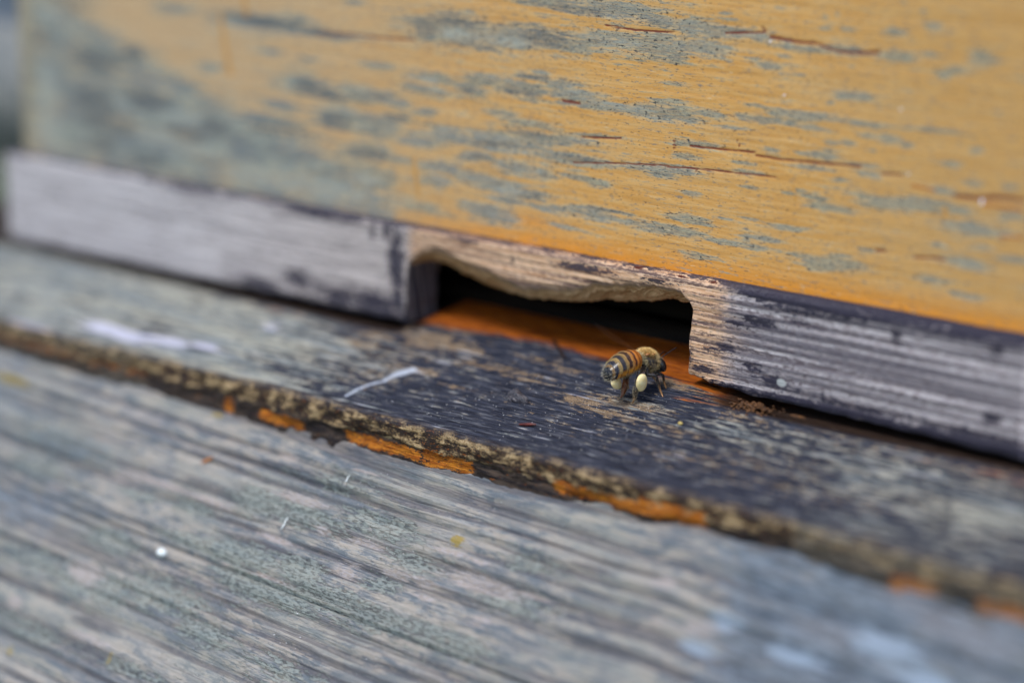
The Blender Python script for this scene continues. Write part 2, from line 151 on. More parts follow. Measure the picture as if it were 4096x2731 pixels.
# ------------------------------------------------------------------ shader helper
class G:
    def __init__(self, name):
        self.m = bpy.data.materials.new(name); self.m.use_nodes = True
        self.t = self.m.node_tree; self.n = self.t.nodes; self.l = self.t.links
        self.b = self.n["Principled BSDF"]
    def _in(self, s, v):
        if isinstance(v, bpy.types.NodeSocket): self.l.new(v, s)
        elif v is not None:
            if isinstance(v, (tuple, list)) and len(v) == 3 and s.type == 'RGBA': v = (*v, 1)
            s.default_value = v
    def attr(self, name):
        a = self.n.new("ShaderNodeAttribute"); a.attribute_name = name; return a.outputs['Color']
    def sep(self, v):
        s = self.n.new("ShaderNodeSeparateXYZ"); self._in(s.inputs[0], v); return s.outputs
    def mul(self, v, sc3, off=(0, 0, 0)):
        s = self.n.new("ShaderNodeMapping"); self._in(s.inputs['Vector'], v); s.inputs['Scale'].default_value = sc3
        s.inputs['Location'].default_value = off; return s.outputs[0]
    def obj(self):
        t = self.n.new("ShaderNodeTexCoord"); return self.mul(t.outputs['Object'], (1000, 1000, 1000))
    def noise(self, v, sc3, detail=4, rough=0.6, off=(0, 0, 0), dist=0.0):
        s = self.n.new("ShaderNodeTexNoise"); self._in(s.inputs['Vector'], self.mul(v, sc3, off))
        s.inputs['Scale'].default_value = 1; s.inputs['Detail'].default_value = detail
        s.inputs['Roughness'].default_value = rough; s.inputs['Distortion'].default_value = dist
        return s.outputs['Fac']
    def voro(self, v, sc3, feature='F1', out='Distance'):
        s = self.n.new("ShaderNodeTexVoronoi"); s.feature = feature; self._in(s.inputs['Vector'], self.mul(v, sc3))
        s.inputs['Scale'].default_value = 1; return s.outputs[out]
    def op(self, o, a, b=None, c=None, clamp=False):
        s = self.n.new("ShaderNodeMath"); s.operation = o; s.use_clamp = clamp
        self._in(s.inputs[0], a)
        if b is not None: self._in(s.inputs[1], b)
        if c is not None: self._in(s.inputs[2], c)
        return s.outputs[0]
    def add(self, *a):
        r = a[0]
        for x in a[1:]: r = self.op('ADD', r, x)
        return r
    def k(self, a, k, o=0.0): return self.op('MULTIPLY_ADD', a, k, o)
    def ss(self, x, a, b, lo=0.0, hi=1.0):
        s = self.n.new("ShaderNodeMapRange"); s.interpolation_type = 'SMOOTHSTEP'
        self._in(s.inputs[0], x); s.inputs[1].default_value = a; s.inputs[2].default_value = b
        s.inputs[3].default_value = lo; s.inputs[4].default_value = hi; return s.outputs[0]
    def mix(self, f, a, b):
        s = self.n.new("ShaderNodeMix"); s.data_type = 'RGBA'
        self._in(s.inputs[0], f); self._in(s.inputs[6], a); self._in(s.inputs[7], b); return s.outputs[2]
    def bump(self, h, strength, dist_mm):
        s = self.n.new("ShaderNodeBump"); self._in(s.inputs['Height'], h)
        s.inputs['Strength'].default_value = strength; s.inputs['Distance'].default_value = dist_mm*MM
        return s.outputs[0]
    def done(self, col, rough=0.6, normal=None, spec=0.4, coat=0.0, coat_rough=0.2):
        self._in(self.b.inputs['Base Color'], col); self._in(self.b.inputs['Roughness'], rough)
        if normal is not None: self._in(self.b.inputs['Normal'], normal)
        self._in(self.b.inputs['Specular IOR Level'], spec)
        self.b.inputs['Coat Weight'].default_value = coat; self.b.inputs['Coat Roughness'].default_value = coat_rough
        return self.m

# ------------------------------------------------------------------ materials
def mat_wall():
    g = G("varnished_front"); P = g.attr("P"); a = g.sep(g.attr("A")); b = g.sep(g.attr("B"))
    fine = g.noise(P, (.16, 4.5, 1), 5, .65)
    mid = g.noise(P, (.10, 1.3, 1), 5, .6)
    broad = g.noise(P, (.03, .12, 1), 3, .5)
    spot = g.noise(P, (.55, 1.9, 1), 5, .75)
    spot2 = g.noise(P, (1.0, 2.3, 1), 3, .75, off=(31, 7, 0))
    col = g.mix(g.ss(mid, .35, .68), (.61, .305, .074), (.69, .40, .135))
    col = g.mix(g.ss(fine, .50, .74, 0, .55), col, (.76, .53, .24))
    col = g.mix(g.ss(fine, .50, .30, 0, .5), col, (.50, .25, .07))
    col = g.mix(g.ss(broad, .45, .70, 0, .5), col, (.60, .39, .17))
    px = g.sep(P)[0]
    col = g.mix(g.ss(px, -15, -120, 0, .55), col, (.45, .375, .27))  # greyed towards the left: weathering, with sky sheen painted into the colour
    col = g.mix(g.ss(px, 5, 50, 0, .45), col, (.48, .285, .10))
    str_ = g.noise(P, (.05, 2.2, 1), 4, .65, off=(61, 9, 0))
    col = g.mix(g.ss(str_, .53, .62, 0, .35), col, (.44, .215, .05))
    # strong orange varnish left along the bottom edge
    col = g.mix(g.k(b[1], .9), col, (.72, .27, .022))
    # faint greenish edge of the grey weathering
    S = a[0]
    halo = g.add(S, g.k(mid, 1.6, -.8), g.k(spot, .6, -.3))
    col = g.mix(g.ss(halo, .12, .50, 0, .50), col, (.48, .42, .28))
    dash = g.noise(P, (.42, 2.9, 1), 5, .72, off=(21, 4, 0))
    s = g.add(S, g.k(mid, 2.0, -1.0), g.k(dash, 2.2, -1.1), g.k(fine, .9, -.45), g.k(spot, .8, -.4))
    wm = g.noise(P, (.07, .32, 1), 4, .65, off=(77, 40, 0))
    gf = g.op('MULTIPLY', g.ss(s, .30, .62), g.ss(g.add(fine, g.k(dash, .8, -.4)), .40, .56, .50, 1.0))
    gcol = g.mix(g.ss(g.add(spot, g.k(dash, .6, -.3)), .40, .58), (.045, .06, .07), (.19, .205, .175))
    gcol = g.mix(g.ss(wm, .50, .42, 0, .62), gcol, (.075, .10, .125))
    gcol = g.mix(g.ss(wm, .52, .60, 0, .6), gcol, (.36, .36, .29))
    gcol = g.mix(g.ss(g.add(fine, g.k(spot2, .9, -.45)), .50, .62, 0, .8), gcol, (.56, .51, .33))
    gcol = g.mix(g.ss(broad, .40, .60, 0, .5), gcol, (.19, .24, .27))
    gcol = g.mix(g.ss(px, -60, -110, 0, .6), gcol, g.mix(g.ss(wm, .42, .58), (.10, .16, .21), (.24, .31, .30)))  # bluer at the left, the sky sheen painted into the grey patches too
    gcol = g.mix(g.ss(px, -172, -179, 0, .6), gcol, (.32, .24, .12))
    gf = g.op('MAXIMUM', gf, g.op('MULTIPLY', g.ss(s, .30, .62), g.ss(px, -45, -95, 0, .96)))
    dc = g.sep(g.attr("D"))
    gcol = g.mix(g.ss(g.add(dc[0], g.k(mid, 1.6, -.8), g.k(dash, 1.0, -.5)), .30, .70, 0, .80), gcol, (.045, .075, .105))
    gcol = g.mix(g.ss(g.add(dc[1], g.k(mid, 1.6, -.8), g.k(dash, 1.0, -.5)), .30, .70, 0, .70), gcol, (.34, .38, .35))
    gcol = g.mix(g.ss(px, -60, 10, 0, .35), gcol, g.mix(g.ss(spot, .44, .56), (.12, .12, .085), (.42, .37, .22)))
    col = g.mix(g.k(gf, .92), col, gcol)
    fl2 = g.noise(P, (.9, 5.0, 1), 3, .75, off=(51, 14, 0))
    col = g.mix(g.op('MULTIPLY', g.ss(fl2, .52, .62), g.k(gf, .55)), col, (.46, .36, .19))
    dk = g.op('MULTIPLY', g.ss(g.add(spot2, g.k(spot, .5, -.25)), .575, .62), g.ss(g.add(S, g.k(mid, .8, -.4)), .08, .30))
    col = g.mix(g.k(dk, .9), col, (.018, .026, .034))
    # isolated brown and black specks
    sp = g.voro(P, (.42, .8, 1)); sp = g.op('MULTIPLY', g.ss(sp, .13, .07), g.ss(g.noise(P, (.15, .3, 1), 2, .5, off=(9, 2, 0)), .50, .60))
    col = g.mix(g.k(sp, .75), col, (.13, .055, .02))
    # small stretched dashes of pale mildew
    ds = g.noise(P, (.45, 2.2, 1), 4, .75, off=(3, 70, 0))
    col = g.mix(g.ss(ds, .565, .64, 0, .75), col, (.17, .18, .17))
    ds2 = g.noise(P, (.9, 3.2, 1), 3, .7, off=(83, 70, 0))
    col = g.mix(g.ss(ds2, .61, .66, 0, .8), col, (.06, .05, .05))
    pd = g.noise(P, (.6, 3.0, 1), 3, .7, off=(13, 20, 0))
    col = g.mix(g.ss(pd, .61, .70, 0, .5), col, (.72, .62, .40))
    # cracks, resin, drips, splashes
    rr = g.add(a[1], g.k(fine, 1.6, -.8), g.k(dash, 1.2, -.6))
    col = g.mix(g.ss(rr, .38, .72, 0, .92), col, (.17, .028, .010))
    col = g.mix(g.ss(a[2], .25, .8, 0, .9), col, (.42, .13, .015))
    col = g.mix(g.ss(b[0], .25, .85, 0, .75), col, (.52, .235, .03))
    col = g.mix(g.ss(g.add(b[2], g.k(spot, .3, -.15)), .45, .60), col, (.80, .80, .86))
    rough = g.ss(gf, 0, 1, .42, .66)
    h = g.add(g.k(fine, .25), g.k(spot, .25), g.k(mid, .3), g.k(a[1], -.3))
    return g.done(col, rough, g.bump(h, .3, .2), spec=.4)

def mat_bar():
    g = G("weathered_bar"); P = g.attr("P"); a = g.sep(g.attr("A")); b = g.sep(g.attr("B"))
    groove = g.noise(P, (.012, .95, 1), 3, .5, dist=.2)
    fine = g.noise(P, (.07, 3.0, 1), 5, .7)
    mott = g.noise(P, (.7, 1.9, 1), 5, .75)
    spk = g.noise(P, (3, 5, 1), 3, .7, off=(5, 5, 0))
    grey = g.mix(g.ss(fine, .42, .58), (.36, .32, .31), (.64, .60, .59))
    grey = g.mix(g.ss(mott, .49, .57, 0, .7), grey, (.70, .68, .72))
    grey = g.mix(g.ss(g.sep(P)[0], -140, -70, 0, .5), grey, g.mix(g.ss(fine, .42, .58), (.30, .24, .205), (.60, .50, .43)))
    grey = g.mix(g.ss(g.sep(P)[0], -20, 12, 0, .6), grey, g.mix(g.ss(mott, .42, .58), (.28, .25, .27), (.74, .70, .72)))
    tan = g.mix(g.ss(fine, .42, .57), (.48, .25, .125), (.84, .56, .35))
    tan = g.mix(g.ss(mott, .49, .62, 0, .6), tan, (.84, .62, .45))
    col = g.mix(g.ss(g.add(a[0], g.k(mott, 1.8, -.9), g.k(fine, .8, -.4)), .25, .75), grey, tan)
    px = g.sep(P)[0]
    wv = g.op('SINE', g.add(g.k(g.sep(P)[1], 4.1), g.k(groove, 9.0)))
    gl = g.op('MULTIPLY', g.ss(g.add(g.k(wv, .16, .5), g.k(groove, -.8, .4), g.k(mott, -1.2, .6), g.k(fine, -.8, .4)), .50, .72), g.ss(px, -80, -8, .5, 1))
    col = g.mix(g.k(gl, .85), col, (.085, .065, .075))
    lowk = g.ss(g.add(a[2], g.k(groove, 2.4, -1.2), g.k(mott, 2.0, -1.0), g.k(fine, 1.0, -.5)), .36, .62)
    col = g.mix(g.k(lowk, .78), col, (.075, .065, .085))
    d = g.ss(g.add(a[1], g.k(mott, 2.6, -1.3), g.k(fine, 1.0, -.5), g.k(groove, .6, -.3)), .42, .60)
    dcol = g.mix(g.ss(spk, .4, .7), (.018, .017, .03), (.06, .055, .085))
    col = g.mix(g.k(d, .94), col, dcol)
    col = g.mix(g.ss(g.add(b[0], g.k(mott, .4, -.2)), .35, .65, 0, .95), col,
                g.mix(g.ss(fine, .42, .62), (.44, .25, .105), (.80, .54, .29)))
    col = g.mix(g.ss(g.add(b[1], g.k(spk, .6, -.3)), .5, .6), col, (.09, .022, .015))
    col = g.mix(g.ss(g.add(b[2], g.k(spk, .3, -.15)), .5, .62, 0, .8), col, (.50, .52, .50))
    h = g.add(g.k(groove, 1.1), g.k(fine, .6), g.k(mott, .35))
    return g.done(col, .8, g.bump(h, .8, .6), spec=.12)

def mat_floor():
    g = G("stained_floor_board"); P = g.attr("P"); a = g.sep(g.attr("A")); b = g.sep(g.attr("B")); c = g.sep(g.attr("C"))
    st = g.noise(P, (.05, 1.1, 1), 5, .64, dist=.1)
    fine = g.noise(P, (.16, 3.8, 1), 5, .72)
    mott = g.noise(P, (.19, 1.5, 1), 5, .70, off=(4, 9, 0))
    spk = g.noise(P, (3.2, 5.2, 1), 3, .75)
    navy = g.mix(g.ss(fine, .42, .60), (.007, .009, .018), (.046, .053, .080))
    navy = g.mix(g.ss(mott, .50, .62, 0, .7), navy, (.12, .125, .15))
    # bare wood flecks showing through the black
    iso = g.noise(P, (.42, 1.25, 1), 6, .72, off=(14, 19, 0))
    fl = g.ss(g.add(a[1], g.k(st, 2.0, -1.0), g.k(iso, 3.0, -1.5), g.k(mott, 1.2, -.6), g.k(spk, .9, -.45)), .50, .66)
    flc = g.mix(g.ss(spk, .42, .60), (.15, .095, .055), (.42, .30, .18))
    col = g.mix(g.k(fl, .88), navy, flc)
    # grey green aged zones
    gz = g.ss(g.add(a[0], g.k(st, 2.6, -1.3), g.k(mott, 2.6, -1.3), g.k(iso, 1.8, -.9), g.k(fine, 1.0, -.5)), .38, .80)
    gc = g.mix(g.ss(mott, .44, .57), (.18, .21, .21), (.50, .475, .385))
    big = g.noise(P, (.022, .22, 1), 4, .65, off=(33, 66, 0))
    gc = g.mix(g.ss(big, .51, .58, 0, .7), gc, (.48, .46, .36))
    gc = g.mix(g.ss(big, .48, .41, 0, .75), gc, (.15, .185, .20))
    gc = g.mix(g.ss(fine, .47, .38, 0, .7), gc, (.11, .10, .10))
    gc = g.mix(g.ss(st, .50, .60, 0, .6), gc, (.22, .275, .30))
    col = g.mix(g.k(gz, .92), col, gc)
    col = g.mix(g.ss(g.add(a[2], g.k(st, 2.4, -1.2), g.k(mott, .8, -.4)), .28, .70, 0, .9), col, (.62, .62, .75))
    # varnish kept under the bar and inside
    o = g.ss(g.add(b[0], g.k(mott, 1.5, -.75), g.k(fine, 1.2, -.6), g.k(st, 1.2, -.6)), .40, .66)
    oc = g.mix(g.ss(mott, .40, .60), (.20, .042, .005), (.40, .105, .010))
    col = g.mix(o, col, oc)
    dd = g.ss(g.add(b[1], g.k(mott, .8, -.4)), .25, .80)  # painted shade under the bar and in the notch corner, over dark stain
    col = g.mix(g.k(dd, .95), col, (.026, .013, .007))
    # lip: cream wood under black mould, orange varnish chips
    cr = g.mix(g.ss(spk, .42, .58), (.28, .17, .07), (.62, .47, .27))
    spk2 = g.noise(P, (.9, 2.2, 1), 4, .75, off=(20, 60, 0))
    lm = g.noise(P, (.30, .55, 1), 6, .75, off=(90, 3, 0))
    lip = g.mix(g.ss(g.add(lm, g.k(spk, .5, -.25), g.k(mott, .4, -.2)), .42, .51), cr, (.030, .020, .016))
    lowl = g.mix(g.ss(mott, .40, .62), (.015, .012, .014), (.085, .060, .045))
    lip = g.mix(g.ss(g.add(c[0], g.k(lm, 2.0, -1.0), g.k(mott, 1.0, -.5)), .42, .60), lip, lowl)
    lo = g.ss(g.add(c[1], g.k(lm, 2.6, -1.3), g.k(spk2, 3.4, -1.7), g.k(spk, .9, -.45)), .46, .74)
    loc = g.mix(g.ss(mott, .42, .60), (.38, .10, .008), (.70, .25, .025))
    loc = g.mix(g.ss(spk2, .50, .62, 0, .8), loc, (.20, .06, .012))
    loc = g.mix(g.ss(spk, .60, .68, 0, .8), loc, (.12, .03, .012))
    lip = g.mix(lo, lip, loc)
    agel = g.mix(g.ss(mott, .4, .62), (.10, .105, .10), (.30, .27, .20))
    lip = g.mix(g.ss(g.add(a[0], g.k(mott, .5, -.25)), .65, .9, 0, .45), lip, agel)
    col = g.mix(b[2], col, lip)
    # pale scratch
    col = g.mix(g.ss(g.add(c[2], g.k(spk, 1.6, -.8), g.k(fine, 1.0, -.5)), .36, .66, 0, .85), col, (.52, .58, .68))
    tiny = g.noise(P, (5, 8, 1), 2, .6, off=(77, 1, 0))
    col = g.mix(g.ss(tiny, .70, .74, 0, .7), col, (.42, .44, .48))
    h = g.add(g.k(st, .9), g.k(fine, .7), g.k(mott, .7), g.k(spk, .15))
    rough = g.ss(g.add(o, g.k(lo, .6)), 0, 1, .52, .34)
    return g.done(col, rough, g.bump(h, .9, .45), spec=.13)

def mat_landing():
    g = G("weathered_landing_board"); P = g.attr("P"); a = g.sep(g.attr("A")); b = g.sep(g.attr("B"))
    st = g.noise(P, (.022, .8, 1), 5, .62, dist=.1)
    fine = g.noise(P, (.07, 3.0, 1), 6, .76)
    mott = g.noise(P, (.20, 1.0, 1), 6, .76, off=(8, 3, 0))
    crust = g.noise(P, (.75, 2.2, 1), 4, .72, off=(1, 33, 0))
    broad = g.noise(P, (.035, .10, 1), 2, .5, off=(2, 5, 0))
    blu = b[0]
    base = g.mix(g.ss(fine, .41, .58), (.17, .175, .19), (.50, .49, .465))
    base = g.mix(g.ss(mott, .49, .57, 0, .8), base, (.53, .47, .40))
    base = g.mix(g.ss(mott, .47, .39, 0, .75), base, (.185, .225, .245))
    base = g.mix(g.ss(st, .53, .60, 0, .6), base, (.44, .43, .43))
    med = g.noise(P, (.17, .55, 1), 5, .72, off=(60, 30, 0))
    base = g.mix(g.ss(med, .51, .56, 0, .75), base, (.54, .48, .41))
    base = g.mix(g.ss(med, .47, .42, 0, .7), base, (.185, .22, .25))
    base = g.mix(g.ss(broad, .5, .58, 0, .35), base, (.38, .39, .34))
    # valleys between the raised rings
    lb = g.noise(P, (.030, .16, 1), 4, .65, off=(13, 96, 0))
    base = g.mix(g.ss(lb, .52, .60, 0, .45), base, (.50, .47, .42))
    base = g.mix(g.ss(lb, .48, .40, 0, .55), base, (.17, .20, .235))
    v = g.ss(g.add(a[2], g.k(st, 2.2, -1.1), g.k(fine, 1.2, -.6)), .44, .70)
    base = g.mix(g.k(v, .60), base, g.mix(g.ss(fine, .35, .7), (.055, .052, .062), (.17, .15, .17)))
    # lichen crust
    L = g.ss(g.add(a[0], g.k(mott, 2.6, -1.3), g.k(crust, 1.6, -.8), g.k(st, 1.0, -.5)), .44, .60)
    lc = g.mix(g.ss(crust, .465, .50), (.12, .14, .125), (.38, .43, .39))
    lc = g.mix(g.ss(fine, .52, .68, 0, .45), lc, (.46, .50, .45))
    base = g.mix(g.k(L, .62), base, lc)
    # pale bleached patches
    pz = g.ss(g.add(a[1], g.k(fine, 2.0, -1.0), g.k(mott, 1.6, -.8), g.k(st, 1.4, -.7)), .46, .80)
    base = g.mix(g.k(pz, .85), base, g.mix(g.ss(crust, .4, .6), (.50, .42, .36), (.58, .53, .53)))
    base = g.mix(g.k(g.ss(g.add(blu, g.k(mott, 2.0, -1.0)), .30, .70), .68), base,
                 g.mix(g.ss(mott, .40, .64), (.07, .095, .13), (.28, .36, .45)))
    base = g.mix(g.ss(g.add(b[2], g.k(fine, 1.4, -.7), g.k(mott, 1.6, -.8)), .40, .85, 0, .75), base, (.44, .54, .66))
    base = g.mix(g.ss(g.add(b[1], g.k(crust, 1.6, -.8), g.k(mott, 1.0, -.5)), .42, .7, 0, .8), base, (.50, .35, .06))
    cr = g.noise(P, (.22, 6.5, 1), 4, .7, off=(40, 3, 0))
    base = g.mix(g.ss(cr, .37, .30, 0, .75), base, (.05, .045, .048))
    h = g.add(g.k(st, 1.2), g.k(fine, .9), g.k(crust, .35), g.k(L, .25))
    return g.done(base, .82, g.bump(h, 1.0, .7), spec=.12)

def mat_simple(name, c1, c2, scale=1.0, rough=.6, bump=.3, dist=.1, spec=.4, aniso=(1, 1, 1), coat=0.0):
    g = G(name); P = g.obj()
    n = g.noise(P, tuple(scale*s for s in aniso), 5, .65)
    return g.done(g.mix(g.ss(n, .35, .65), c1, c2), rough, g.bump(n, bump, dist), spec=spec, coat=coat)

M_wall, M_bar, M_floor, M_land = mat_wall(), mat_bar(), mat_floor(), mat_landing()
M_inner = mat_simple("inner_wood_painted_dark", (.006, .0045, .004), (.014, .010, .007), .4, aniso=(.2, 1, 3), spec=.05)  # inner darkness put into the colour: near-black wood for the unlit inside
M_post = mat_simple("pale_blue_grey_paint", (.36, .42, .55), (.48, .54, .68), .08, rough=.6)
M_side = mat_simple("grey_side_wood", (.13, .14, .14), (.26, .26, .24), .1, aniso=(1, .2, 3))
M_soil = mat_simple("grass_ground", (.045, .06, .025), (.10, .11, .06), .01, rough=.9, dist=5)

# ------------------------------------------------------------------ ground far below the hive
gm = mesh_from("ground", [(-60000, -60000, -620), (60000, -60000, -620), (60000, 60000, -620), (-60000, 60000, -620)], np.array([[0, 1, 2, 3]]))
tag(link("ground", gm, M_soil), kind="structure")

# ------------------------------------------------------------------ the hive
hive = empty("beehive", (-25, 10, -60))
tag(hive, "weathered wooden beehive with orange varnished front, chewed entrance notch and grey sloping landing board", "beehive")
def hpart(o):
    o.parent = hive; o.matrix_parent_inverse = Matrix.Translation(-hive.location); return o

def box_vf(x0, x1, y0, y1, z0, z1):
    V = [(x0, y0, z0), (x1, y0, z0), (x1, y1, z0), (x0, y1, z0), (x0, y0, z1), (x1, y0, z1), (x1, y1, z1), (x0, y1, z1)]
    F = [(0, 3, 2, 1), (4, 5, 6, 7), (0, 1, 5, 4), (1, 2, 6, 5), (2, 3, 7, 6), (3, 0, 4, 7)]
    return V, F

def add_box_to(V, F, *b):
    v, f = box_vf(*b); o = len(V)
    return np.vstack([V, np.array(v, float)]), np.vstack([F, np.array(f)+o])

# front wall --------------------------------------------------------
WY = 2.5
xs = axis_pts([(-180.6, -177, .3), (-177, -70, .8), (-70, 60, .42), (60, 150, 1.0)])
zs = axis_pts([(14.6, 70, .22), (70, 130, 1.5)])
X, Z = np.meshgrid(xs, zs)
Y = np.full_like(X, WY)
Smap = None
Y += (fbm(X*.02, Z*.9, 11, 3)-.5)*.07 + (fbm(X*.06, Z*2.2, 12, 3)-.5)*.04
rl = np.clip((-178.2-X)/2.4, 0, 1); Y += 2.4*(1-np.sqrt(1-np.minimum(rl, .999)**2))
rb = np.clip((15.6-Z)/1.0, 0, 1); Y += 1.0*rb**2
rw = np.random.default_rng(3)
S = S + [(rw.uniform(-170, 150), rw.uniform(66, 125), rw.uniform(2, 16), rw.uniform(.4, 2.2), 1) for _ in range(70)] + [(rw.uniform(66, 148), rw.uniform(20, 66), rw.uniform(1.5, 7), rw.uniform(.3, 1.1), 1) for _ in range(40)]
Smap = blobs(X, Z, S)
Smap = np.maximum(Smap, .55*np.clip((-145-X)/20, 0, 1))
Smap = np.maximum(Smap, .62*np.clip((-62-X-(Z-18)*3.2)/14, 0, 1))
Rmap = lines(X, Z, Rd); Omap = lines(X, Z, Or); Dmap = lines(X, Z, Dr)
bot = np.exp(-((Z-15.5)/2.6)**2)*np.clip((X+75)/40, .25, 1)
bot = np.maximum(bot, .7*np.exp(-(((X+38)/9)**2+((Z-19.5)/1.4)**2)))
Wm = np.zeros_like(X)
for cx, cz, rx, rz in [(a*1.0, b, c*.6, d_*.6) for a, b, c, d_ in Wh if a not in (13.5, 47.4)]: Wm = np.maximum(Wm, np.exp(-((X-cx)/rx)**2-((Z-cz)/rz)**2))
Smap = Smap*(1-.7*np.exp(-((Z-15.5)/1.6)**2)*(X > -70))
crack = lines(X, Z, Rd)
Y += crack*.06
V = np.stack([X, Y, Z], -1).reshape(-1, 3); F = grid_faces(len(zs), len(xs))
nv = len(V)
me = mesh_from("front_wall", V, F)
set_attr(me, "P", np.stack([X+Z*0, Z+.012*X, Z*0], -1).reshape(-1, 3))
set_attr(me, "A", np.stack([Smap, Rmap, Omap], -1).reshape(-1, 3))
set_attr(me, "B", np.stack([Dmap, bot, Wm], -1).reshape(-1, 3))
set_attr(me, "D", np.stack([blobs(X, Z, CORE_DARK), blobs(X, Z, CORE_LIGHT), X*0], -1).reshape(-1, 3))
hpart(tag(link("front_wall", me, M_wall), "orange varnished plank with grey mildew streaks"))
v, f = box_vf(-180.3, 150, WY+3, 24, 15.7, 130); hpart(link("wall_core", mesh_from("wall_core", v, f), M_inner, smooth=False))  # near-black colour, so the underside behind the notch looks unlit
# the hive's left flank, set behind the corner, and the pale batten past it
v, f = box_vf(-180.4, -168, 24.1, 330, 15.7, 130); hpart(link("side_wall", mesh_from("side_wall", v, f), M_side, smooth=False))
v, f = box_vf(-330, -196, 60, 80, 32, 150); hpart(link("side_batten", mesh_from("side_batten", v, f), M_post, smooth=False))
v, f = box_vf(-330, -196, 58, 80, -2.2, 31.6); hpart(link("side_shade_block", mesh_from("side_shade_block", v, f), M_side, smooth=False))  # added dark block, stands for the shaded lower part of the batten

# entrance bar with the chewed notch --------------------------------
FR = [(-64.99, -1.99, 7.5, 0), (-64.7, 4.53, 7.5, 0), (-64.26, 8.6, 7.5, 0), (-62.6, 10.2, 6.5, -1.6), (-60.3, 11.6, 5, -2.4), (-57.8, 12.2, 4, -3.2),
      (-53.83, 11.9, 4, -4.1), (-50.28, 10.85, 4, -3.7), (-46.75, 10.5, 4, -4.0), (-43.5, 10.3, 4, -4.0), (-41.2, 9.1, 3, -2.9), (-36.39, 8.6, 2.5, -2.2), (-30, 9.4, 2.5, -2.5),
      (-23.76, 10.5, 3, -2.9), (-21.18, 11.7, 4, -3.4), (-16.0, 12.3, 4, -3.6), (-11.0, 12.9, 4, -3.4), (-7.34, 13.1, 4, -2.7), (-4.5, 13.2, 4, -2.9),
      (-2.4, 12.6, 4, -1.9), (-.9, 11.4, 4, -1.0), (.1, 10.0, 5, -.4), (.35, 9.3, 6, -.2), (.10, 7.4, 7.5, 0), (-.55, 5.9, 7.5, 0), (-.95, 4.6, 7.5, 0), (-.75, 2.6, 7.5, 0), (-.95, .6, 7.5, 0), (-1.05, -.2, 7.5, 0),
      (2.2, -.9, 7.5, 0), (6.5, -1.4, 7.5, 0)]
fr = np.array(FR)
d = np.concatenate([[0], np.cumsum(np.hypot(np.diff(fr[:, 0]), np.diff(fr[:, 1])))])
td = np.arange(0, d[-1], .22)
mid_b = np.stack([np.interp(td, d, fr[:, i]) for i in range(4)], -1)
lx = axis_pts([(-183.2, -182.4, .2), (-182.4, -66, .8)])[:-1]; rx_ = axis_pts([(6.8, 60, .35), (60, 150, 1.0)])
def zb(x, s): return np.interp(x, [-183, -66, 0, 10, 60, 150], [-2.3, -1.95, -1.3, -1.4, -2.2, -2.5]) + (fbm(x*.25, x*0+s, 5, 3)-.5)*.7
left_b = np.stack([lx, zb(lx, 0), lx*0+7.5, lx*0], -1); right_b = np.stack([rx_, zb(rx_, 3), rx_*0+7.5, rx_*0], -1)
B = np.vstack([left_b, mid_b, right_b]); nl, nm, nr_ = len(left_b), len(mid_b), len(right_b)
s_ = np.arange(len(B))
jit = (fbm(s_*.16, s_*0+2.5, 21, 4)-.5)
B[nl:nl+nm, 1] += jit[nl:nl+nm]*.8; B[nl:nl+nm, 0] += (fbm(s_*.13, s_*0+9.5, 22, 3)-.5)[nl:nl+nm]*.3
# top positions: monotone, blended
topx = B[:, 0].copy()
i0, i1 = nl, nl+nm
tm = np.linspace(0, 1, nm)
topx[i0:i1] = np.interp(tm, [0, (d[2])/d[-1], 5.2/16, 1-(d[-1]-d[20])/d[-1]-.02, 1], [-65.4, -62.2, -58, -3.2, 6.6])
topx = np.maximum.accumulate(topx)
TOP = 15.55
nt = 70
t = np.linspace(0, 1, nt)[:, None]
bx = B[None, :, 0]; bz = B[None, :, 1]
ztop = TOP + (fbm(topx*.12, topx*0+1.5, 31, 4)-.5)*.55
X = bx*(1-t)+topx[None, :]*t; Z = bz*(1-t)+ztop[None, :]*t
def ringv(X, Z): return Z+.010*X
rv = ringv(X, Z)
groove = fbm(X*.025+3, rv*.85, 41, 3)
Yb = (fbm(X*.03, rv*.7, 42, 3)-.5)*.45*np.clip((X+20)/20, .35, 1) + (fbm(X*.1, rv*2.4, 43, 3)-.5)*.20
edge_in = np.clip(1-np.hypot(0, (Z-bz))/1.0, 0, 1)
Yb += edge_in**2*.35 + np.clip((Z-(TOP-.9))/.9, 0, 1)**2*.8
Yb += np.clip((-181.9-X)/1.3, 0, 1)**2*1.0
# fresh tan wood over the notch and to its right
Tm = np.clip((X+66)/5, 0, 1)*np.clip((13-X)/13, 0, 1)
Tm = np.maximum(Tm, .95*np.exp(-((X-1.0)/7)**2)*np.clip((Z+1.0)/4, 0, 1))
Tm = np.maximum(Tm, .55*np.exp(-((X-4)/10)**2)*np.clip((Z-2)/4, 0, 1)*np.clip((13.5-Z)/3, 0, 1))
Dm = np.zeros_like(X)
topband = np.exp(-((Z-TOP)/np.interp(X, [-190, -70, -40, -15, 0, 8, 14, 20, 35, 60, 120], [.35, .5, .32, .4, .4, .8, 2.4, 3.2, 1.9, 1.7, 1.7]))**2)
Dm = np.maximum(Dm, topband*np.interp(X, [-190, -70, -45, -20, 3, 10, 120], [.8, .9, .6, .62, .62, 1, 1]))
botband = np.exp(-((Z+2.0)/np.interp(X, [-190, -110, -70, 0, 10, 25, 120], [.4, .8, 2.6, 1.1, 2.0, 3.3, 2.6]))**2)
Dm = np.maximum(Dm, botband*np.interp(X, [-190, -115, -80, -66, -2, 6, 120], [.25, .45, .9, .95, .7, .95, 1])*((X < -60) | (X > -3)))
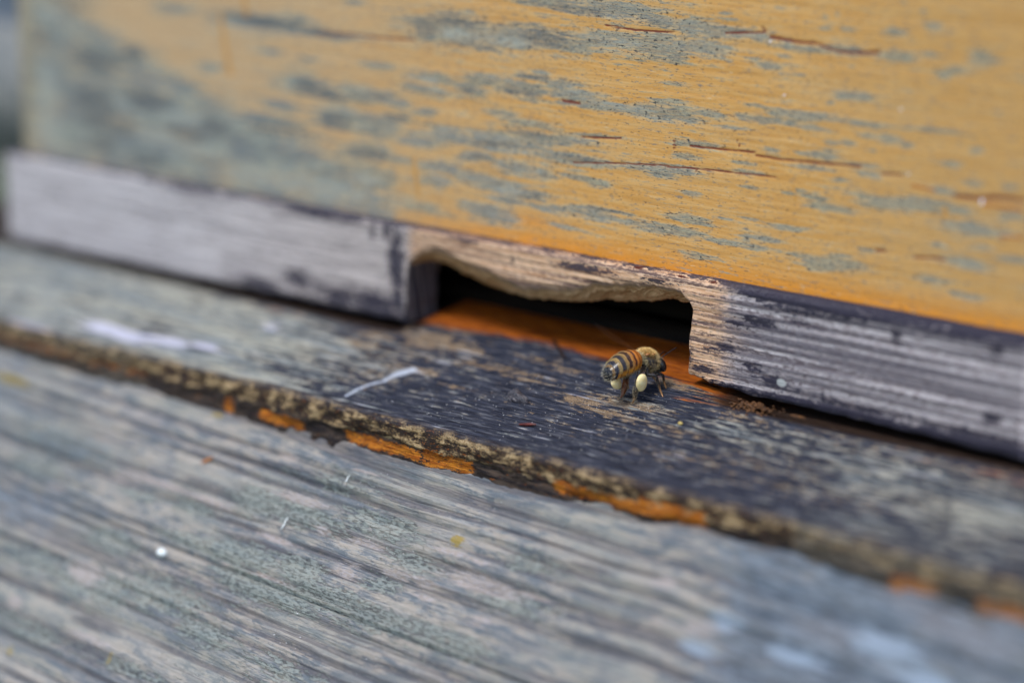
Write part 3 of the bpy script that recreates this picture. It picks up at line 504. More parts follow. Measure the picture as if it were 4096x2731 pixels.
Dm = np.maximum(Dm, blobs(X, Z, [(-67, 9, 2.2, 6, .8), (-66.5, 12, 1.2, 2, .9), (-73, 13.4, .9, 2.2, .8), (-69.5, 14.2, 1, 2, .8), (-78, .3, 14, 2.8, .85), (-66.5, 4, 2.0, 6, .85), (-105, -.6, 9, 1.6, .75), (-93, 1.5, 5, 2.5, .7), (-120, 14.9, 20, .6, .7), (-85, 14.6, 12, .8, .8),
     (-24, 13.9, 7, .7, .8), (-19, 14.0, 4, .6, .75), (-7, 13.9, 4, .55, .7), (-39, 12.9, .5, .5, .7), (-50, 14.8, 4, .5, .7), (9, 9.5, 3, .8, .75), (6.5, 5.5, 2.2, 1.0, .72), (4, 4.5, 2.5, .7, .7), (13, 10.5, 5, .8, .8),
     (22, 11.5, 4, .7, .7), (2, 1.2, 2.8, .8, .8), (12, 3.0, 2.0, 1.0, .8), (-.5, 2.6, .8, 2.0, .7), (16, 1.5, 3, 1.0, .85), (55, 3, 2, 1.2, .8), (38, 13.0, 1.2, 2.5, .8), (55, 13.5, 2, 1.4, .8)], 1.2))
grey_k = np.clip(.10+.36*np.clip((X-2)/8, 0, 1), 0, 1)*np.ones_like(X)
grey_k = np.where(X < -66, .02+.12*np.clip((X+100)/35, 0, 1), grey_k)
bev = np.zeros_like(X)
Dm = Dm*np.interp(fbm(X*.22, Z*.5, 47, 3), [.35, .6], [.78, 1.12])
red = blobs(X, Z, [(-12, 15.4, 1.6, .3, .7), (-3.0, 15.3, 1.2, .3, .7), (3.5, 15.3, 1.5, .3, .7)], 1.2)
pale = blobs(X, Z, [(17.5, 1.6, 1.1, .8, .9)], 1.3)
frontV = np.stack([X, Yb, Z], -1).reshape(-1, 3)
P_f = np.stack([X, rv, Z*0], -1).reshape(-1, 3)
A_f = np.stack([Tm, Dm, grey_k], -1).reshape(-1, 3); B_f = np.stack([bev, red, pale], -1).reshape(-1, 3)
F = grid_faces(nt, len(B))
# underside: front edge -> carved bevel -> back
nb = 26
tb = np.linspace(0, 1, nb)[:, None]
bevel = B[:, 2][None, :]; dz = B[:, 3][None, :]
y_end = 8.0
yy = Yb[0][None, :] + (y_end-Yb[0][None, :])*tb
kk = np.clip(yy/np.maximum(bevel, .5), 0, 1)
wob = (fbm(B[:, 0][None, :]*.45+tb*2, tb*5+B[:, 0][None, :]*.1, 51, 4)-.5) + .6*(fbm(B[:, 0][None, :]*.9+tb, tb*14, 52, 3)-.5)
ZZ = B[:, 1][None, :] + dz*(kk**.9) + np.clip(yy-bevel, 0, 9)*.35*(dz < -.1) + wob*np.abs(dz)*.42*np.sin(np.pi*kk)
XX = B[:, 0][None, :] + 0*tb + wob*.5*np.sin(np.pi*tb)*(np.abs(dz) > .1)
und = np.stack([XX, yy, ZZ], -1)
ui = und[1:].reshape(-1, 3)
nF = len(frontV)
V = np.vstack([frontV, ui])
nc = len(B)
first = np.stack([np.arange(nc-1), nF+np.arange(nc-1), nF+np.arange(1, nc), np.arange(1, nc)], -1)
F2_ = grid_faces(nb-1, nc, nF, flip=True)
isn = (np.abs(dz) > .1).astype(float)*np.ones_like(yy)
endw = ((B[:, 0] > -66) & (B[:, 0] < -64) )[None, :]*np.ones_like(yy)
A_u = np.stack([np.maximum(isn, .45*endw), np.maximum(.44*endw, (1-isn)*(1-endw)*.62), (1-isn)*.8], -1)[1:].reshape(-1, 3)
B_u = np.stack([isn*.95, endw*.40, 0*isn], -1)[1:].reshape(-1, 3)
P_u = np.stack([XX, 30+yy*1.1+ZZ*.25, 0*XX], -1)[1:].reshape(-1, 3)
# back, top, ends
V0 = len(V)
topV = np.stack([topx, topx*0+8.0, topx*0+TOP-.1], -1)
V = np.vstack([V, topV])
tr = (nt-1)*nc
ft = np.stack([tr+np.arange(nc-1), tr+np.arange(1, nc), V0+np.arange(1, nc), V0+np.arange(nc-1)], -1)
lb_ = nF+(nb-2)*nc
fb_ = np.stack([V0+np.arange(nc-1), V0+np.arange(1, nc), lb_+np.arange(1, nc), lb_+np.arange(nc-1)], -1)
le = np.array([[0, tr, V0, lb_]]); re_ = np.array([[nc-1, lb_+nc-1, V0+nc-1, tr+nc-1]])
F = np.vstack([F, first, F2_, ft, fb_, le, re_])
pad = np.tile([[0., .75, .4]], (len(topV), 1))
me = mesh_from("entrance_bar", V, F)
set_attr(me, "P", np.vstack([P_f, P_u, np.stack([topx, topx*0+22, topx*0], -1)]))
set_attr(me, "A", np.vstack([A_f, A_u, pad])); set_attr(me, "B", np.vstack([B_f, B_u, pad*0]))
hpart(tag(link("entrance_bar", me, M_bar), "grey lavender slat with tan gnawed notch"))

# floor board with its mouldy front lip -----------------------------
FS, FZ, LY = .19, -2.5, -30.75
xs = axis_pts([(-260, -75, .9), (-75, 30, .38), (30, 140, .9)])
ya = np.concatenate([np.arange(18, LY+1.2, -.32)])
th = np.linspace(0, np.pi/2, 9)[1:]
yc = LY+1.2-1.2*np.sin(th); zc = FZ+FS*(LY+1.2)-1.2*(1-np.cos(th))
zd = np.arange(zc[-1]-.2, -16.8, -.2)
py = np.concatenate([ya, yc, np.full(len(zd), LY)]); pz = np.concatenate([FZ+FS*ya, zc, zd])
arc = np.concatenate([[0], np.cumsum(np.hypot(np.diff(py), np.diff(pz)))])
X, J = np.meshgrid(xs, np.arange(len(py)))
Y = py[J]; Z = pz[J]; ARC = arc[J]
n_top = len(ya); Lm = np.clip((J-n_top+2)/8.0, 0, 1)
Wd = -Y
topk = 1-Lm
dip = topk*np.interp(X, [-68, -63, 5, 16, 60], [1, 0, 0, .7, 1.0])*np.clip((Y+3.2)/3.0, 0, 1)
Z = Z - 1.6*dip
Z = Z + topk*((fbm(X*.02, Y*.5, 61, 3)-.5)*.35 + (fbm(X*.07, Y*1.6, 62, 3)-.5)*.22)
# lip: wavy, chipped, undercut where the varnish shows
dn = -(Z-(FZ+FS*LY))            # depth below the top edge
wav = (fbm(X*.12, dn*.25+5, 63, 4)-.5)
Y = Y + Lm*(wav*1.5 + (fbm(X*.5, dn*.6, 64, 4)-.5)*.75)
up = np.interp(X, [-260, -150, -80, -27, 26, 140], [.55, .6, .8, 1, .8, .8])
cover = np.clip((dn-(3.4+(fbm(X*.16, X*0+2, 65, 3)-.5)*3.2))/.5, 0, 1)
Y = Y + Lm*cover*.45
# attributes
G_ = blobs(X, Wd, FG, 1.1)*topk*np.interp(X, [-70, 0, 20], [1, .85, .85]); G_ = np.maximum(G_, .85*np.clip((-95-X)/20, 0, 1))
lipfade = np.clip((-60-X)/60, 0, .75)+np.clip((X-28)/20, 0, .8)
G_ = np.where(Lm > .5, lipfade, G_)
T_ = blobs(X, Wd, FT, 1.1)*.9; T_ = np.maximum(T_, .13+.25*np.clip((X-0)/30, 0, 1)); T_ = np.maximum(T_, .42*np.clip((-38-X)/14, 0, 1))
T_ = T_-.35*np.exp(-((Wd-28)/3.5)**2)*(X > -60)
Pl_ = blobs(X, Wd, [(a, b, c*.8, d_*.6, e) for a, b, c, d_, e in FP if a < 0], 1.2)*.9
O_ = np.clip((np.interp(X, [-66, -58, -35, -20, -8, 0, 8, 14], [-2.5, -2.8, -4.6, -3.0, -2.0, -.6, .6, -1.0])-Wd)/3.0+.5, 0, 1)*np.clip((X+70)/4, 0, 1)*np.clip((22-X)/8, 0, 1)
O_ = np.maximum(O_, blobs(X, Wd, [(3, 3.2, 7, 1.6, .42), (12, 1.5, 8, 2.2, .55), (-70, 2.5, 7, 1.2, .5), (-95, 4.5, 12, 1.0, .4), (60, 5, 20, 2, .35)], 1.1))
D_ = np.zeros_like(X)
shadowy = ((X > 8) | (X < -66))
D_ = np.maximum(D_, np.interp(X, [-66, -61, 1, 9], [1, 0, 0, 1])*1.0*np.clip((Y+6.0)/5.0, 0, 1))  # dark stain under the bar, with the bar's shadow painted in
D_ = np.maximum(D_, .8*np.exp(-((X+62.5)/2.2)**2)*np.exp(-((Y-1)/3)**2))  # shade beside the left end of the notch, painted dark
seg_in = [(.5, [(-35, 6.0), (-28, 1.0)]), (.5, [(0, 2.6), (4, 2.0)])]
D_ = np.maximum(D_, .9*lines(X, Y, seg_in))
orx = [(-79.6, -75.6, 5.2, 1.6), (-70, -57.9, 5.1, 1.2), (-49.4, -30, 4.9, 1.2), (-31, -19.1, 4.8, 1.6), (-3.1, 15.9, 3.8, 1.2), (14, 28, 3.2, 1.5), (58, 67, 4.6, 1.6), (72, 92, 4.6, 1.2), (-150, -100, 3.6, .9)]
LO = np.zeros_like(X)
for x0, x1, cz, hh in orx:
    e = np.clip((X-x0)/1.2, 0, 1)*np.clip((x1-X)/1.2, 0, 1)
    LO = np.maximum(LO, e*np.exp(-((dn-cz)/hh)**4)*.92)
LO = np.where(X < -95, LO*.6, LO)
low = np.clip((dn-2.2-np.interp(X, [-60, -27, 20], [0, .4, -.4]))/1.8, 0, 1)
ST = np.zeros_like(X)
for (x0, w0), (x1, w1), r in zip(STREAK[:-1], STREAK[1:], [.28, .34, .36, .40, .95]):
    dx, dy = x1-x0, w1-w0; tt = np.clip(((X-x0)*dx+(Wd-w0)*dy)/(dx*dx+dy*dy), 0, 1)
    ST = np.maximum(ST, np.exp(-(np.hypot(X-x0-tt*dx, Wd-w0-tt*dy)/(r*1.3))**2))
ST = np.maximum(ST, .5*blobs(X, Wd, [(-47.5, 14.5, 2.6, 1.0, 1)], 1.2)); ST = ST*topk
V = np.stack([X, Y, Z], -1).reshape(-1, 3); F = grid_faces(len(py), len(xs))
nv = len(V); V, F = add_box_to(V, F, -259, 139, LY+4, 17, -17, -13.5)
me = mesh_from("floor_board", V, F)
set_attr(me, "P", np.stack([X, ARC+.01*X, 0*X], -1).reshape(-1, 3))
set_attr(me, "A", np.stack([G_, T_, Pl_], -1).reshape(-1, 3))
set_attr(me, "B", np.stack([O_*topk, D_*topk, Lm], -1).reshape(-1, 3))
set_attr(me, "C", np.stack([low, LO, ST], -1).reshape(-1, 3))
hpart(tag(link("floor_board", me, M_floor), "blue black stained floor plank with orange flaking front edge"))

# inner parts seen through the notch, their near-black colour standing for the dark inside
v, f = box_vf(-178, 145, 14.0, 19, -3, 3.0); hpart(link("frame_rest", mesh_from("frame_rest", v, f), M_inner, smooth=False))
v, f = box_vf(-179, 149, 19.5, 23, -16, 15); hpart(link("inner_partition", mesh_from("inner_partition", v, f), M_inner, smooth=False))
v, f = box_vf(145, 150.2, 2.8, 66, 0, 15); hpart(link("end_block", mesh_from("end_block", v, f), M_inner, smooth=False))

# landing board -----------------------------------------------------
SG = math.radians(50)
xs = axis_pts([(-230, -110, 1.0), (-110, 25, .42), (25, 140, 1.0)])
vs = axis_pts([(-3, 0, .5), (0, 36, .22), (36, 78, .5)])
U, Vv = np.meshgrid(xs, vs)
zl = np.interp(U, [-230, -145, -27, 15, 26, 80, 140], [-15.5, -15.5, -15.1, -14.2, -13.3, -14.0, -14.0])
vp = Vv-.045*U
vp = vp+(fbm(U*.008, vp*.06, 71, 2)-.5)*2.2
# growth rings: raised late wood, worn early wood
ringp = vp/3.9 + (fbm(U*.004+4, vp*.22, 72, 2)-.5)*2.6
fr_ = ringp-np.floor(ringp); k_ = np.floor(ringp).astype(np.int64)
amp = .6+.9*hash2(k_, k_*0+5, 3)
prof = np.where(fr_ < .62, np.sin(np.pi*fr_/.62)**.7, -.85*np.sin(np.pi*(fr_-.62)/.38))*amp
deep = blobs(U, Vv, [(a, b, c*1.2, d_*.7, e*.9) for a, b, c, d_, e in LD], 1.0)
rel = .52*prof*(.5+1.0*fbm(U*.02+7, vp*.2, 79, 2)) - .5*deep + (fbm(U*.015, vp*.9, 73, 4)-.5)*.7 + (fbm(U*.14, vp*3.2, 74, 3)-.5)*.35
rel *= np.clip(Vv/1.5, .15, 1)
nrm = (0, -math.sin(SG), math.cos(SG))
X = U; Y = LY+1.0 - Vv*math.cos(SG) + rel*nrm[1]*1.0; Z = zl - Vv*math.sin(SG)+.6 + rel*nrm[2]
Y = Y-.35; 
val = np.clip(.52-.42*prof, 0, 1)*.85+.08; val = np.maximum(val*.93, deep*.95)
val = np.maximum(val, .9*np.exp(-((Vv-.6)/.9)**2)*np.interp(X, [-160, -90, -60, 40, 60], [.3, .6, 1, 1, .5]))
LGm = blobs(U, Vv, LG, 1.2); LPm = blobs(U, Vv, LP, 1.4)
LPm = np.maximum(LPm, 0)
blue = np.clip((U-26-Vv*.2)/12, 0, 1)*.75; blue = np.maximum(blue, .45*np.clip((-105-U)/30, 0, 1)); blue = np.maximum(blue, .55*blobs(U, Vv, [(-115, 26, 22, 6, 1), (-112, 14, 14, 3, 1)], 1.2))
yel = blobs(U, Vv, [(-16.2, 10.9, 1.5, .9, 1), (-98, 52, 1.0, 1.6, .6), (-75, 47, .8, 1.5, .6), (-136, 5, 8, 1.0, .8), (-80, 1.2, 2, .5, .8), (-100, 9.5, 4, 1.5, .4)], 1.3)
bl2 = blobs(U, Vv, [(50, 14, 6, 1.5, 1), (62, 9, 7, 2.2, 1), (70, 12, 6, 2, 1), (35, 17, 5, 1.6, .8), (37, 12.2, 3.5, 1.3, 1)], 1.2)
V = np.stack([X, Y, Z], -1).reshape(-1, 3); F = grid_faces(len(vs), len(xs), flip=True)
nv = len(V); nc = len(xs)
Vb = V.copy(); Vb = Vb[[0, nc-1, nv-nc, nv-1]]+np.array([0, 14*math.sin(SG), -14*math.cos(SG)])
V = np.vstack([V, Vb])
me = mesh_from("landing_board", V, np.vstack([F, [[nv, nv+1, nv+3, nv+2]], [[0, nv, nv+2, nv-nc]], [[nc-1, nv-1, nv+3, nv+1]]]))
set_attr(me, "P", np.stack([U, vp, 0*U], -1).reshape(-1, 3))
set_attr(me, "A", np.stack([LGm, LPm, val], -1).reshape(-1, 3))
set_attr(me, "B", np.stack([blue, yel, bl2], -1).reshape(-1, 3))
hpart(tag(link("landing_board", me, M_land), "ridged grey sloping board with green lichen"))
def land_pt(u, v, h=0.0):
    z0 = float(np.interp(u, [-230, -145, -27, 15, 26, 80, 140], [-15.5, -15.5, -15.1, -14.2, -13.3, -14.0, -14.0]))
    return (u, LY+.65-v*math.cos(SG)-h*math.sin(SG), z0-v*math.sin(SG)+.6+h*math.cos(SG))
def floor_z(x, y): return FZ+FS*y

# ------------------------------------------------------------------ small things lying about
def ico(sub=2):
    import bmesh
    bm = bmesh.new(); bmesh.ops.create_icosphere(bm, subdivisions=sub, radius=1)
    V = np.array([v.co[:] for v in bm.verts]); F = np.array([[v.index for v in f.verts] for f in bm.faces]); bm.free()
    return V, F
def lump(name, loc, size, m, seed=0, rough=.35, sub=4, label=None, cat=None, rot=(0, 0, 0), group=None):
    V, F = ico(sub)
    n = fbm(V[:, 0]*1.6+seed*3.1+V[:, 2], V[:, 1]*1.6+seed*7.7, 80+seed, 4)-.5
    n2 = fbm(V[:, 0]*4+V[:, 2]*3, V[:, 1]*4+seed, 90+seed, 3)-.5
    V = V*(1+n[:, None]*rough*2+n2[:, None]*rough*.6)
    V = V*np.array(size)
    me = mesh_from(name, V, F); o = link(name, me, m)
    o.location = Vector(loc)*MM; o.rotation_euler = rot
    return tag(o, label, cat, group)
M_prop = mat_simple("propolis", (.018, .016, .022), (.07, .06, .07), 2.0, rough=.3, bump=.8, dist=.3, spec=.6)
M_red = mat_simple("red_splinter", (.06, .012, .010), (.13, .022, .014), 2.0, rough=.4)
M_och = mat_simple("orange_splinter", (.42, .14, .04), (.55, .24, .08), 2.0, rough=.6)
M_pol = mat_simple("pollen_crumb", (.42, .30, .08), (.55, .42, .14), 3.0, rough=.6)
M_wax = mat_simple("wax_debris", (.03, .012, .006), (.20, .085, .025), 4.0, rough=.4, bump=1.0, dist=.3)
M_white = mat_simple("white_dropping", (.70, .75, .74), (.86, .90, .88), 1.5, rough=.5)
M_grit = mat_simple("pale_grit", (.40, .38, .33), (.72, .72, .74), 1.0, rough=.4)
lump("propolis_lump", (-23.4, -15.6, floor_z(0, -15.6)+.1), (2.4, 1.3, 1.15), M_prop, 1, .55, 5, "flat black propolis lump stuck on the stained floor left of the bee", "propolis")
lump("wood_splinter", (-14.7, -22.7, floor_z(0, -22.7)+.3), (1.5, .3, .25), M_red, 2, .3, 3, "dark red splinter lying on the stained floor above the orange lip", "splinter", rot=(0, -.15, .25))
lump("wood_splinter", land_pt(-76.5, 9.6, .45), (1.3, .3, .25), M_och, 3, .3, 3, "orange brown splinter lying on the grey ridged landing board", "splinter", rot=(.4, -.5, .5))
lump("pollen_crumb", (7.1, -11.7, floor_z(0, -11.7)+.25), (.42, .36, .28), M_pol, 4, .3, 3, "tiny yellow pollen crumb on the floor right of the bee", "pollen crumb")
Vi, Fi = ico(2); VV = []; FF = []; off = 0; rq = np.random.default_rng(5)
for i in range(130):
    x = rq.normal(13.5, 2.6); y = rq.normal(-1.6, .9); k = rq.uniform(.12, .42)*math.exp(-((x-13.5)/5)**2)
    nz_ = 1+.35*(fbm(Vi[:, 0]*2+i, Vi[:, 1]*2+Vi[:, 2], i, 2)-.5)[:, None]*2
    VV.append(Vi*nz_*k*np.array([rq.uniform(.8, 1.8), 1, .7])+np.array([x, y, floor_z(x, y)+rq.uniform(0, .5)*math.exp(-((x-13)/2.5)**2-((y+1.6)/.8)**2)])); FF.append(Fi+off); off += len(Vi)
me = mesh_from("wax_debris", np.vstack(VV), np.vstack(FF)); tag(link("wax_debris", me, M_wax), "brown crumbly wax debris heaped under the right part of the entrance bar", "wax debris", kind="stuff")
lump("wax_flake", (22.2, -1.8, floor_z(0, -1.8)+.3), (1.3, .35, .15), M_wax, 6, .4, 4, "thin brown wax flake under the bar right of the brown debris", "wax flake", rot=(.2, .1, .3))
lump("bird_dropping", land_pt(-75.3, 27.3, .45), (1.1, .8, .8), M_white, 7, .12, 4, "round white dropping on the lichen covered landing board", "dropping")
# white wispy threads
def tube(pts, rad, sides=6, caps=True):
    pts = [np.array(p, float) for p in pts]; n = len(pts); V = []
    up = np.array([0.13, 0.2, 1.0])
    for i, p in enumerate(pts):
        tdir = pts[min(i+1, n-1)]-pts[max(i-1, 0)]; tdir /= np.linalg.norm(tdir)+1e-12
        a = np.cross(tdir, up); a /= np.linalg.norm(a)+1e-9; b = np.cross(tdir, a)
        r = rad[i] if hasattr(rad, '__len__') else rad
        for k in range(sides):
            an = 2*np.pi*k/sides; V.append(p+r*(np.cos(an)*a+np.sin(an)*b))
    F = []
    for i in range(n-1):
        for k in range(sides):
            k2 = (k+1) % sides
            F.append((i*sides+k, i*sides+k2, (i+1)*sides+k2, (i+1)*sides+k))
    V.append(pts[0]); V.append(pts[-1]); c0 = len(V)-2; c1 = len(V)-1
    T = []
    if caps:
        for k in range(sides):
            k2 = (k+1) % sides; T.append((c0, k2, k)); T.append((c1, (n-1)*sides+k, (n-1)*sides+k2))
    return np.array(V), F, T
def squiggle(name, u, v, ln, label):
    random.seed(int(abs(u)*10)); pts = []; rad = []
    for i in range(22):
        tt = i/21; pts.append(land_pt(u+math.sin(i*2.1)*.14+random.uniform(-.06, .06), v-ln/2+ln*tt, .45+random.uniform(0, .15))); rad.append(.05+.10*math.sin(math.pi*tt)*random.uniform(.6, 1.3))
    V, F, T = tube(pts, rad, 5); me = mesh_from(name, V, np.array(list(F)+[t for t in T], dtype=object))
    return tag(link(name, me, M_white), label, "thread")
squiggle("silk_thread", -52.0, 16.2, 2.3, "short frayed white thread standing on the lichen patch of the landing board")
squiggle("silk_thread", -43.8, 6.2, 1.9, "thin faint white thread near the top of the landing board, below the orange lip")
# loose grit scattered over the boards
Vi, Fi = ico(1); VV = []; FF = []; off = 0
for i in range(780):
    if i < 420:
        x = rng.normal(-8, 26); y = rng.uniform(-29, -3); p = np.array([x, y, floor_z(x, y)+.03]); s = rng.uniform(.035, .11)
    else:
        u = rng.uniform(-95, 10); v = rng.uniform(1, 50); p = np.array(land_pt(u, v, .42)); s = rng.uniform(.04, .13)
    VV.append(Vi*s*np.array([rng.uniform(.7, 1.6), 1, .7])+p); FF.append(Fi+off); off += len(Vi)
me = mesh_from("dust_grit", np.vstack(VV), np.vstack(FF)); tag(link("dust_grit", me, M_grit), "fine pale grit and pollen dust scattered over the boards", "grit", kind="stuff")

# ------------------------------------------------------------------ the bee
bee = empty("honey_bee", (-6.5, -8.4, -4.15), -math.radians(7)); bee.scale = (1, 1.14, 1)
tag(bee, "brown banded honey bee with cream pollen loads on its hind legs walking into the entrance", "honey bee")
prof_b = [(-4.1, 5.1, .05, .05), (-4.0, 5.12, .6, .6), (-3.7, 5.2, 1.1, 1.0), (-3.1, 5.4, 1.55, 1.35), (-2.4, 5.75, 1.85, 1.6), (-1.4, 6.1, 2.1, 1.8), (-.4, 6.35, 2.2, 1.88),
          (.6, 6.5, 2.12, 1.82), (1.4, 6.6, 1.8, 1.6), (1.9, 6.62, 1.3, 1.2), (2.15, 6.6, .75, .75), (2.35, 6.55, .6, .65), (2.6, 6.35, 1.2, 1.1), (3.0, 6.25, 1.65, 1.45), (3.6, 6.15, 1.85, 1.65),
          (4.1, 6.0, 1.85, 1.65), (4.6, 5.85, 1.6, 1.5), (4.95, 5.75, 1.2, 1.2), (5.15, 5.55, .7, .75), (5.25, 5.4, .7, .75), (5.35, 5.25, 1.2, 1.05), (5.55, 5.15, 1.55, 1.3), (5.85, 5.05, 1.55, 1.35), (6.1, 4.95, 1.2, 1.15), (6.25, 4.9, .8, .75), (6.35, 4.9, .1, .1)]
pb = np.array(prof_b)
legs = {
 'hind_right': [((.9, 2.4, 5.6), .45), ((1.5, 1.9, 5.2), .40), ((2.2, .57, 5.3), .30), ((2.32, .2, 4.0), .38), ((2.4, -.23, 2.5), .42), ((2.2, -.22, 1.8), .30), ((2.1, -.21, 1.05), .22), ((1.9, -.3, .45), .13), ((1.72, -.42, .03), .10)],
 'hind_left': [((-.9, 2.4, 5.6), .45), ((-1.0, 1.7, 4.6), .38), ((-1.8, 1.15, 3.5), .36), ((-1.9, 1.24, 2.35), .45), ((-1.8, 1.0, 1.6), .46), ((-1.7, .71, .85), .30), ((-1.7, .4, .45), .14), ((-1.75, .15, .15), .10)],
 'mid_right': [((1.0, 3.0, 5.2), .42), ((1.6, 2.54, 4.25), .30), ((2.7, 3.28, 4.25), .24), ((3.0, 3.6, 2.8), .21), ((3.1, 3.8, 1.9), .15), ((3.4, 3.9, 1.15), .13), ((3.9, 3.75, .78), .09)],
 'mid_left': [((-1.0, 3.0, 5.2), .42), ((-1.8, 2.9, 4.4), .30), ((-2.9, 3.0, 4.4), .24), ((-3.3, 2.9, 2.9), .20), ((-3.4, 3.0, 1.6), .14), ((-3.6, 3.3, .55), .09)],
 'front_right': [((.8, 4.5, 5.0), .40), ((1.1, 4.6, 4.0), .27), ((1.7, 5.5, 3.7), .22), ((1.65, 5.8, 2.4), .18), ((1.8, 5.9, 1.8), .13), ((2.0, 5.98, 1.3), .09)],
 'front_left': [((-.8, 4.5, 5.0), .40), ((-1.2, 4.8, 4.2), .27), ((-1.9, 5.6, 4.1), .22), ((-1.7, 6.2, 2.8), .18), ((-1.4, 6.7, 2.0), .13), ((-1.2, 7.3, 1.4), .09)],
}
ants = [[((.45, 6.1, 5.3), .12), ((.55, 6.1, 6.2), .10), ((.8, 7.8, 7.1), .10), ((1.0, 8.75, 7.5), .10)], [((-.45, 6.1, 5.3), .12), ((-.75, 6.7, 6.0), .10), ((-1.5, 8.2, 6.4), .10), ((-2.0, 9.2, 5.9), .10)]]
def dense(ch, step=.12):
    P = np.array([c[0] for c in ch], float); R = np.array([c[1] for c in ch]); d = np.concatenate([[0], np.cumsum(np.linalg.norm(np.diff(P, axis=0), axis=1))])
    q = np.arange(0, d[-1]+1e-6, step)
    Q = np.stack([np.interp(q, d, P[:, i]) for i in range(3)], -1); r = np.interp(q, d, R)
    for _ in range(2):
        Q[1:-1] = (Q[:-2]+2*Q[1:-1]+Q[2:])/4
    return Q, r, q/d[-1]
yy_ = np.linspace(-4.1, 6.35, 110); nsd = 48
rings = []
for y in yy_:
    z, rx, rz = [np.interp(y, pb[:, 0], pb[:, i]) for i in (1, 2, 3)]
    an = np.linspace(0, 2*np.pi, nsd, endpoint=False)
    # overlapping plates of the abdomen step slightly
    st = 1+.035*(((y+4.35) % 1.02)/1.02-.5) if y < 1.8 else 1
    rings.append(np.stack([rx*st*np.cos(an), np.full(nsd, y), z+rz*st*np.sin(an)], -1))
V = np.vstack(rings); Fq = grid_faces(len(yy_), nsd, wrap=True).tolist()
Fq.append(list(range(nsd))[::-1]); Fq.append([(len(yy_)-1)*nsd+i for i in range(nsd)])
allV = [V]; allF = list(Fq); off = len(V)
legpts = []
for nm_, ch in list(legs.items())+[('antenna_%d' % i, a) for i, a in enumerate(ants)]:
    Q, r, q = dense(ch); legpts.append((nm_, Q, r, q))
    v, f, t_ = tube(Q, r, 10); allV.append(v)
    allF += [[i+off for i in ff] for ff in list(f)+list(t_)]; off += len(v)
tmp = bpy.data.meshes.new("tmp"); tmp.from_pydata(np.vstack(allV).tolist(), [], allF); tmp.update()
to = bpy.data.objects.new("tmp", tmp); C.objects.link(to)
rm = to.modifiers.new("r", 'REMESH'); rm.mode = 'VOXEL'; rm.voxel_size = .055; rm.use_smooth_shade = True
sm = to.modifiers.new("s", 'SMOOTH'); sm.iterations = 2; sm.factor = .5
dg = bpy.context.evaluated_depsgraph_get(); bm_ = bpy.data.meshes.new_from_object(to.evaluated_get(dg)); bpy.data.objects.remove(to)
n = len(bm_.vertices); co = np.empty(n*3, dtype=np.float32); bm_.vertices.foreach_get("co", co); co = co.reshape(-1, 3).astype(float)
# colour by position
legd = np.full(n, 9.0); legq = np.zeros(n); legk = np.zeros(n, int)
for k, (nm_, Q, r, q) in enumerate(legpts):
    for j in range(len(Q)):
        dd_ = np.linalg.norm(co-Q[j], axis=1)-r[j]
        mm_ = dd_ < legd; legd[mm_] = dd_[mm_]; legq[mm_] = q[j]; legk[mm_] = k
zc_ = np.interp(co[:, 1], pb[:, 0], pb[:, 1]); rxx = np.interp(co[:, 1], pb[:, 0], pb[:, 2]); rzz = np.interp(co[:, 1], pb[:, 0], pb[:, 3])
inb = (co[:, 0]/np.maximum(rxx, .1))**2+((co[:, 2]-zc_)/np.maximum(rzz, .1))**2
isleg = (legd < .12) & (inb > 1.25)
yb = co[:, 1] + .10*np.abs(co[:, 0]) + (fbm(co[:, 0]*2, co[:, 2]*2, 3, 2)-.5)*.15
keys = [(-4.6, (.012, .012, .016)), (-3.55, (.012, .012, .016)), (-3.5, (.16, .09, .03)), (-3.2, (.20, .12, .05)), (-3.15, (.015, .015, .025)), (-2.65, (.02, .02, .035)), (-2.6, (.30, .20, .08)), (-2.1, (.34, .23, .09)),
        (-2.02, (.02, .018, .025)), (-1.5, (.03, .025, .03)), (-1.42, (.26, .16, .055)), (-1.0, (.38, .22, .08)), (-.92, (.025, .014, .014)), (-.45, (.05, .02, .014)), (-.38, (.44, .19, .05)), (.05, (.46, .17, .03)), (.12, (.06, .02, .015)), (.42, (.10, .03, .015)),
        (.5, (.48, .18, .035)), (.95, (.40, .11, .015)), (1.02, (.10, .03, .012)), (1.15, (.34, .11, .022)), (1.75, (.42, .15, .03)), (1.85, (.10, .05, .02)), (2.05, (.50, .40, .22)), (2.3, (.45, .36, .20))]
ky = np.array([k[0] for k in keys]); kc = np.array([k[1] for k in keys])
col = np.stack([np.interp(yb, ky, kc[:, i]) for i in range(3)], -1)
lowside = np.clip((.05-(co[:, 2]-zc_)/np.maximum(rzz, .2))/.35, 0, 1)*(co[:, 1] < 1.9)*(co[:, 1] > -2.9)
amber = np.where((((yb+4.35) % 1.02) < .18)[:, None], np.array([.20, .06, .006]), np.array([.56, .22, .018]))
col = col*(1-lowside[:, None])+amber*lowside[:, None]
th_ = co[:, 1] > 2.35
col[th_] = (.12, .075, .035)
side = th_ & (np.abs(co[:, 0]) > 1.5) & (co[:, 2] < 6.6); col[side] = (.05, .045, .045)
hd = co[:, 1] > 5.25; col[hd] = (.05, .045, .04)
lc = np.tile(np.array([[.018, .016, .018]]), (n, 1))
hind = legk < 2
org = np.clip((legq-.62)/.15, 0, 1); tc = np.where((legk == 1)[:, None], np.array([.20, .06, .02]), np.array([.34, .17, .07]))
org = np.where(legk == 1, np.clip((legq-.42)/.15, 0, 1), org); org = np.where(legk == 0, np.clip((legq-.80)/.1, 0, .6), org); org = np.where(legk >= 6, 0, org)
lc = lc*(1-org[:, None])+tc*org[:, None]
col = np.where(isleg[:, None], lc, col)
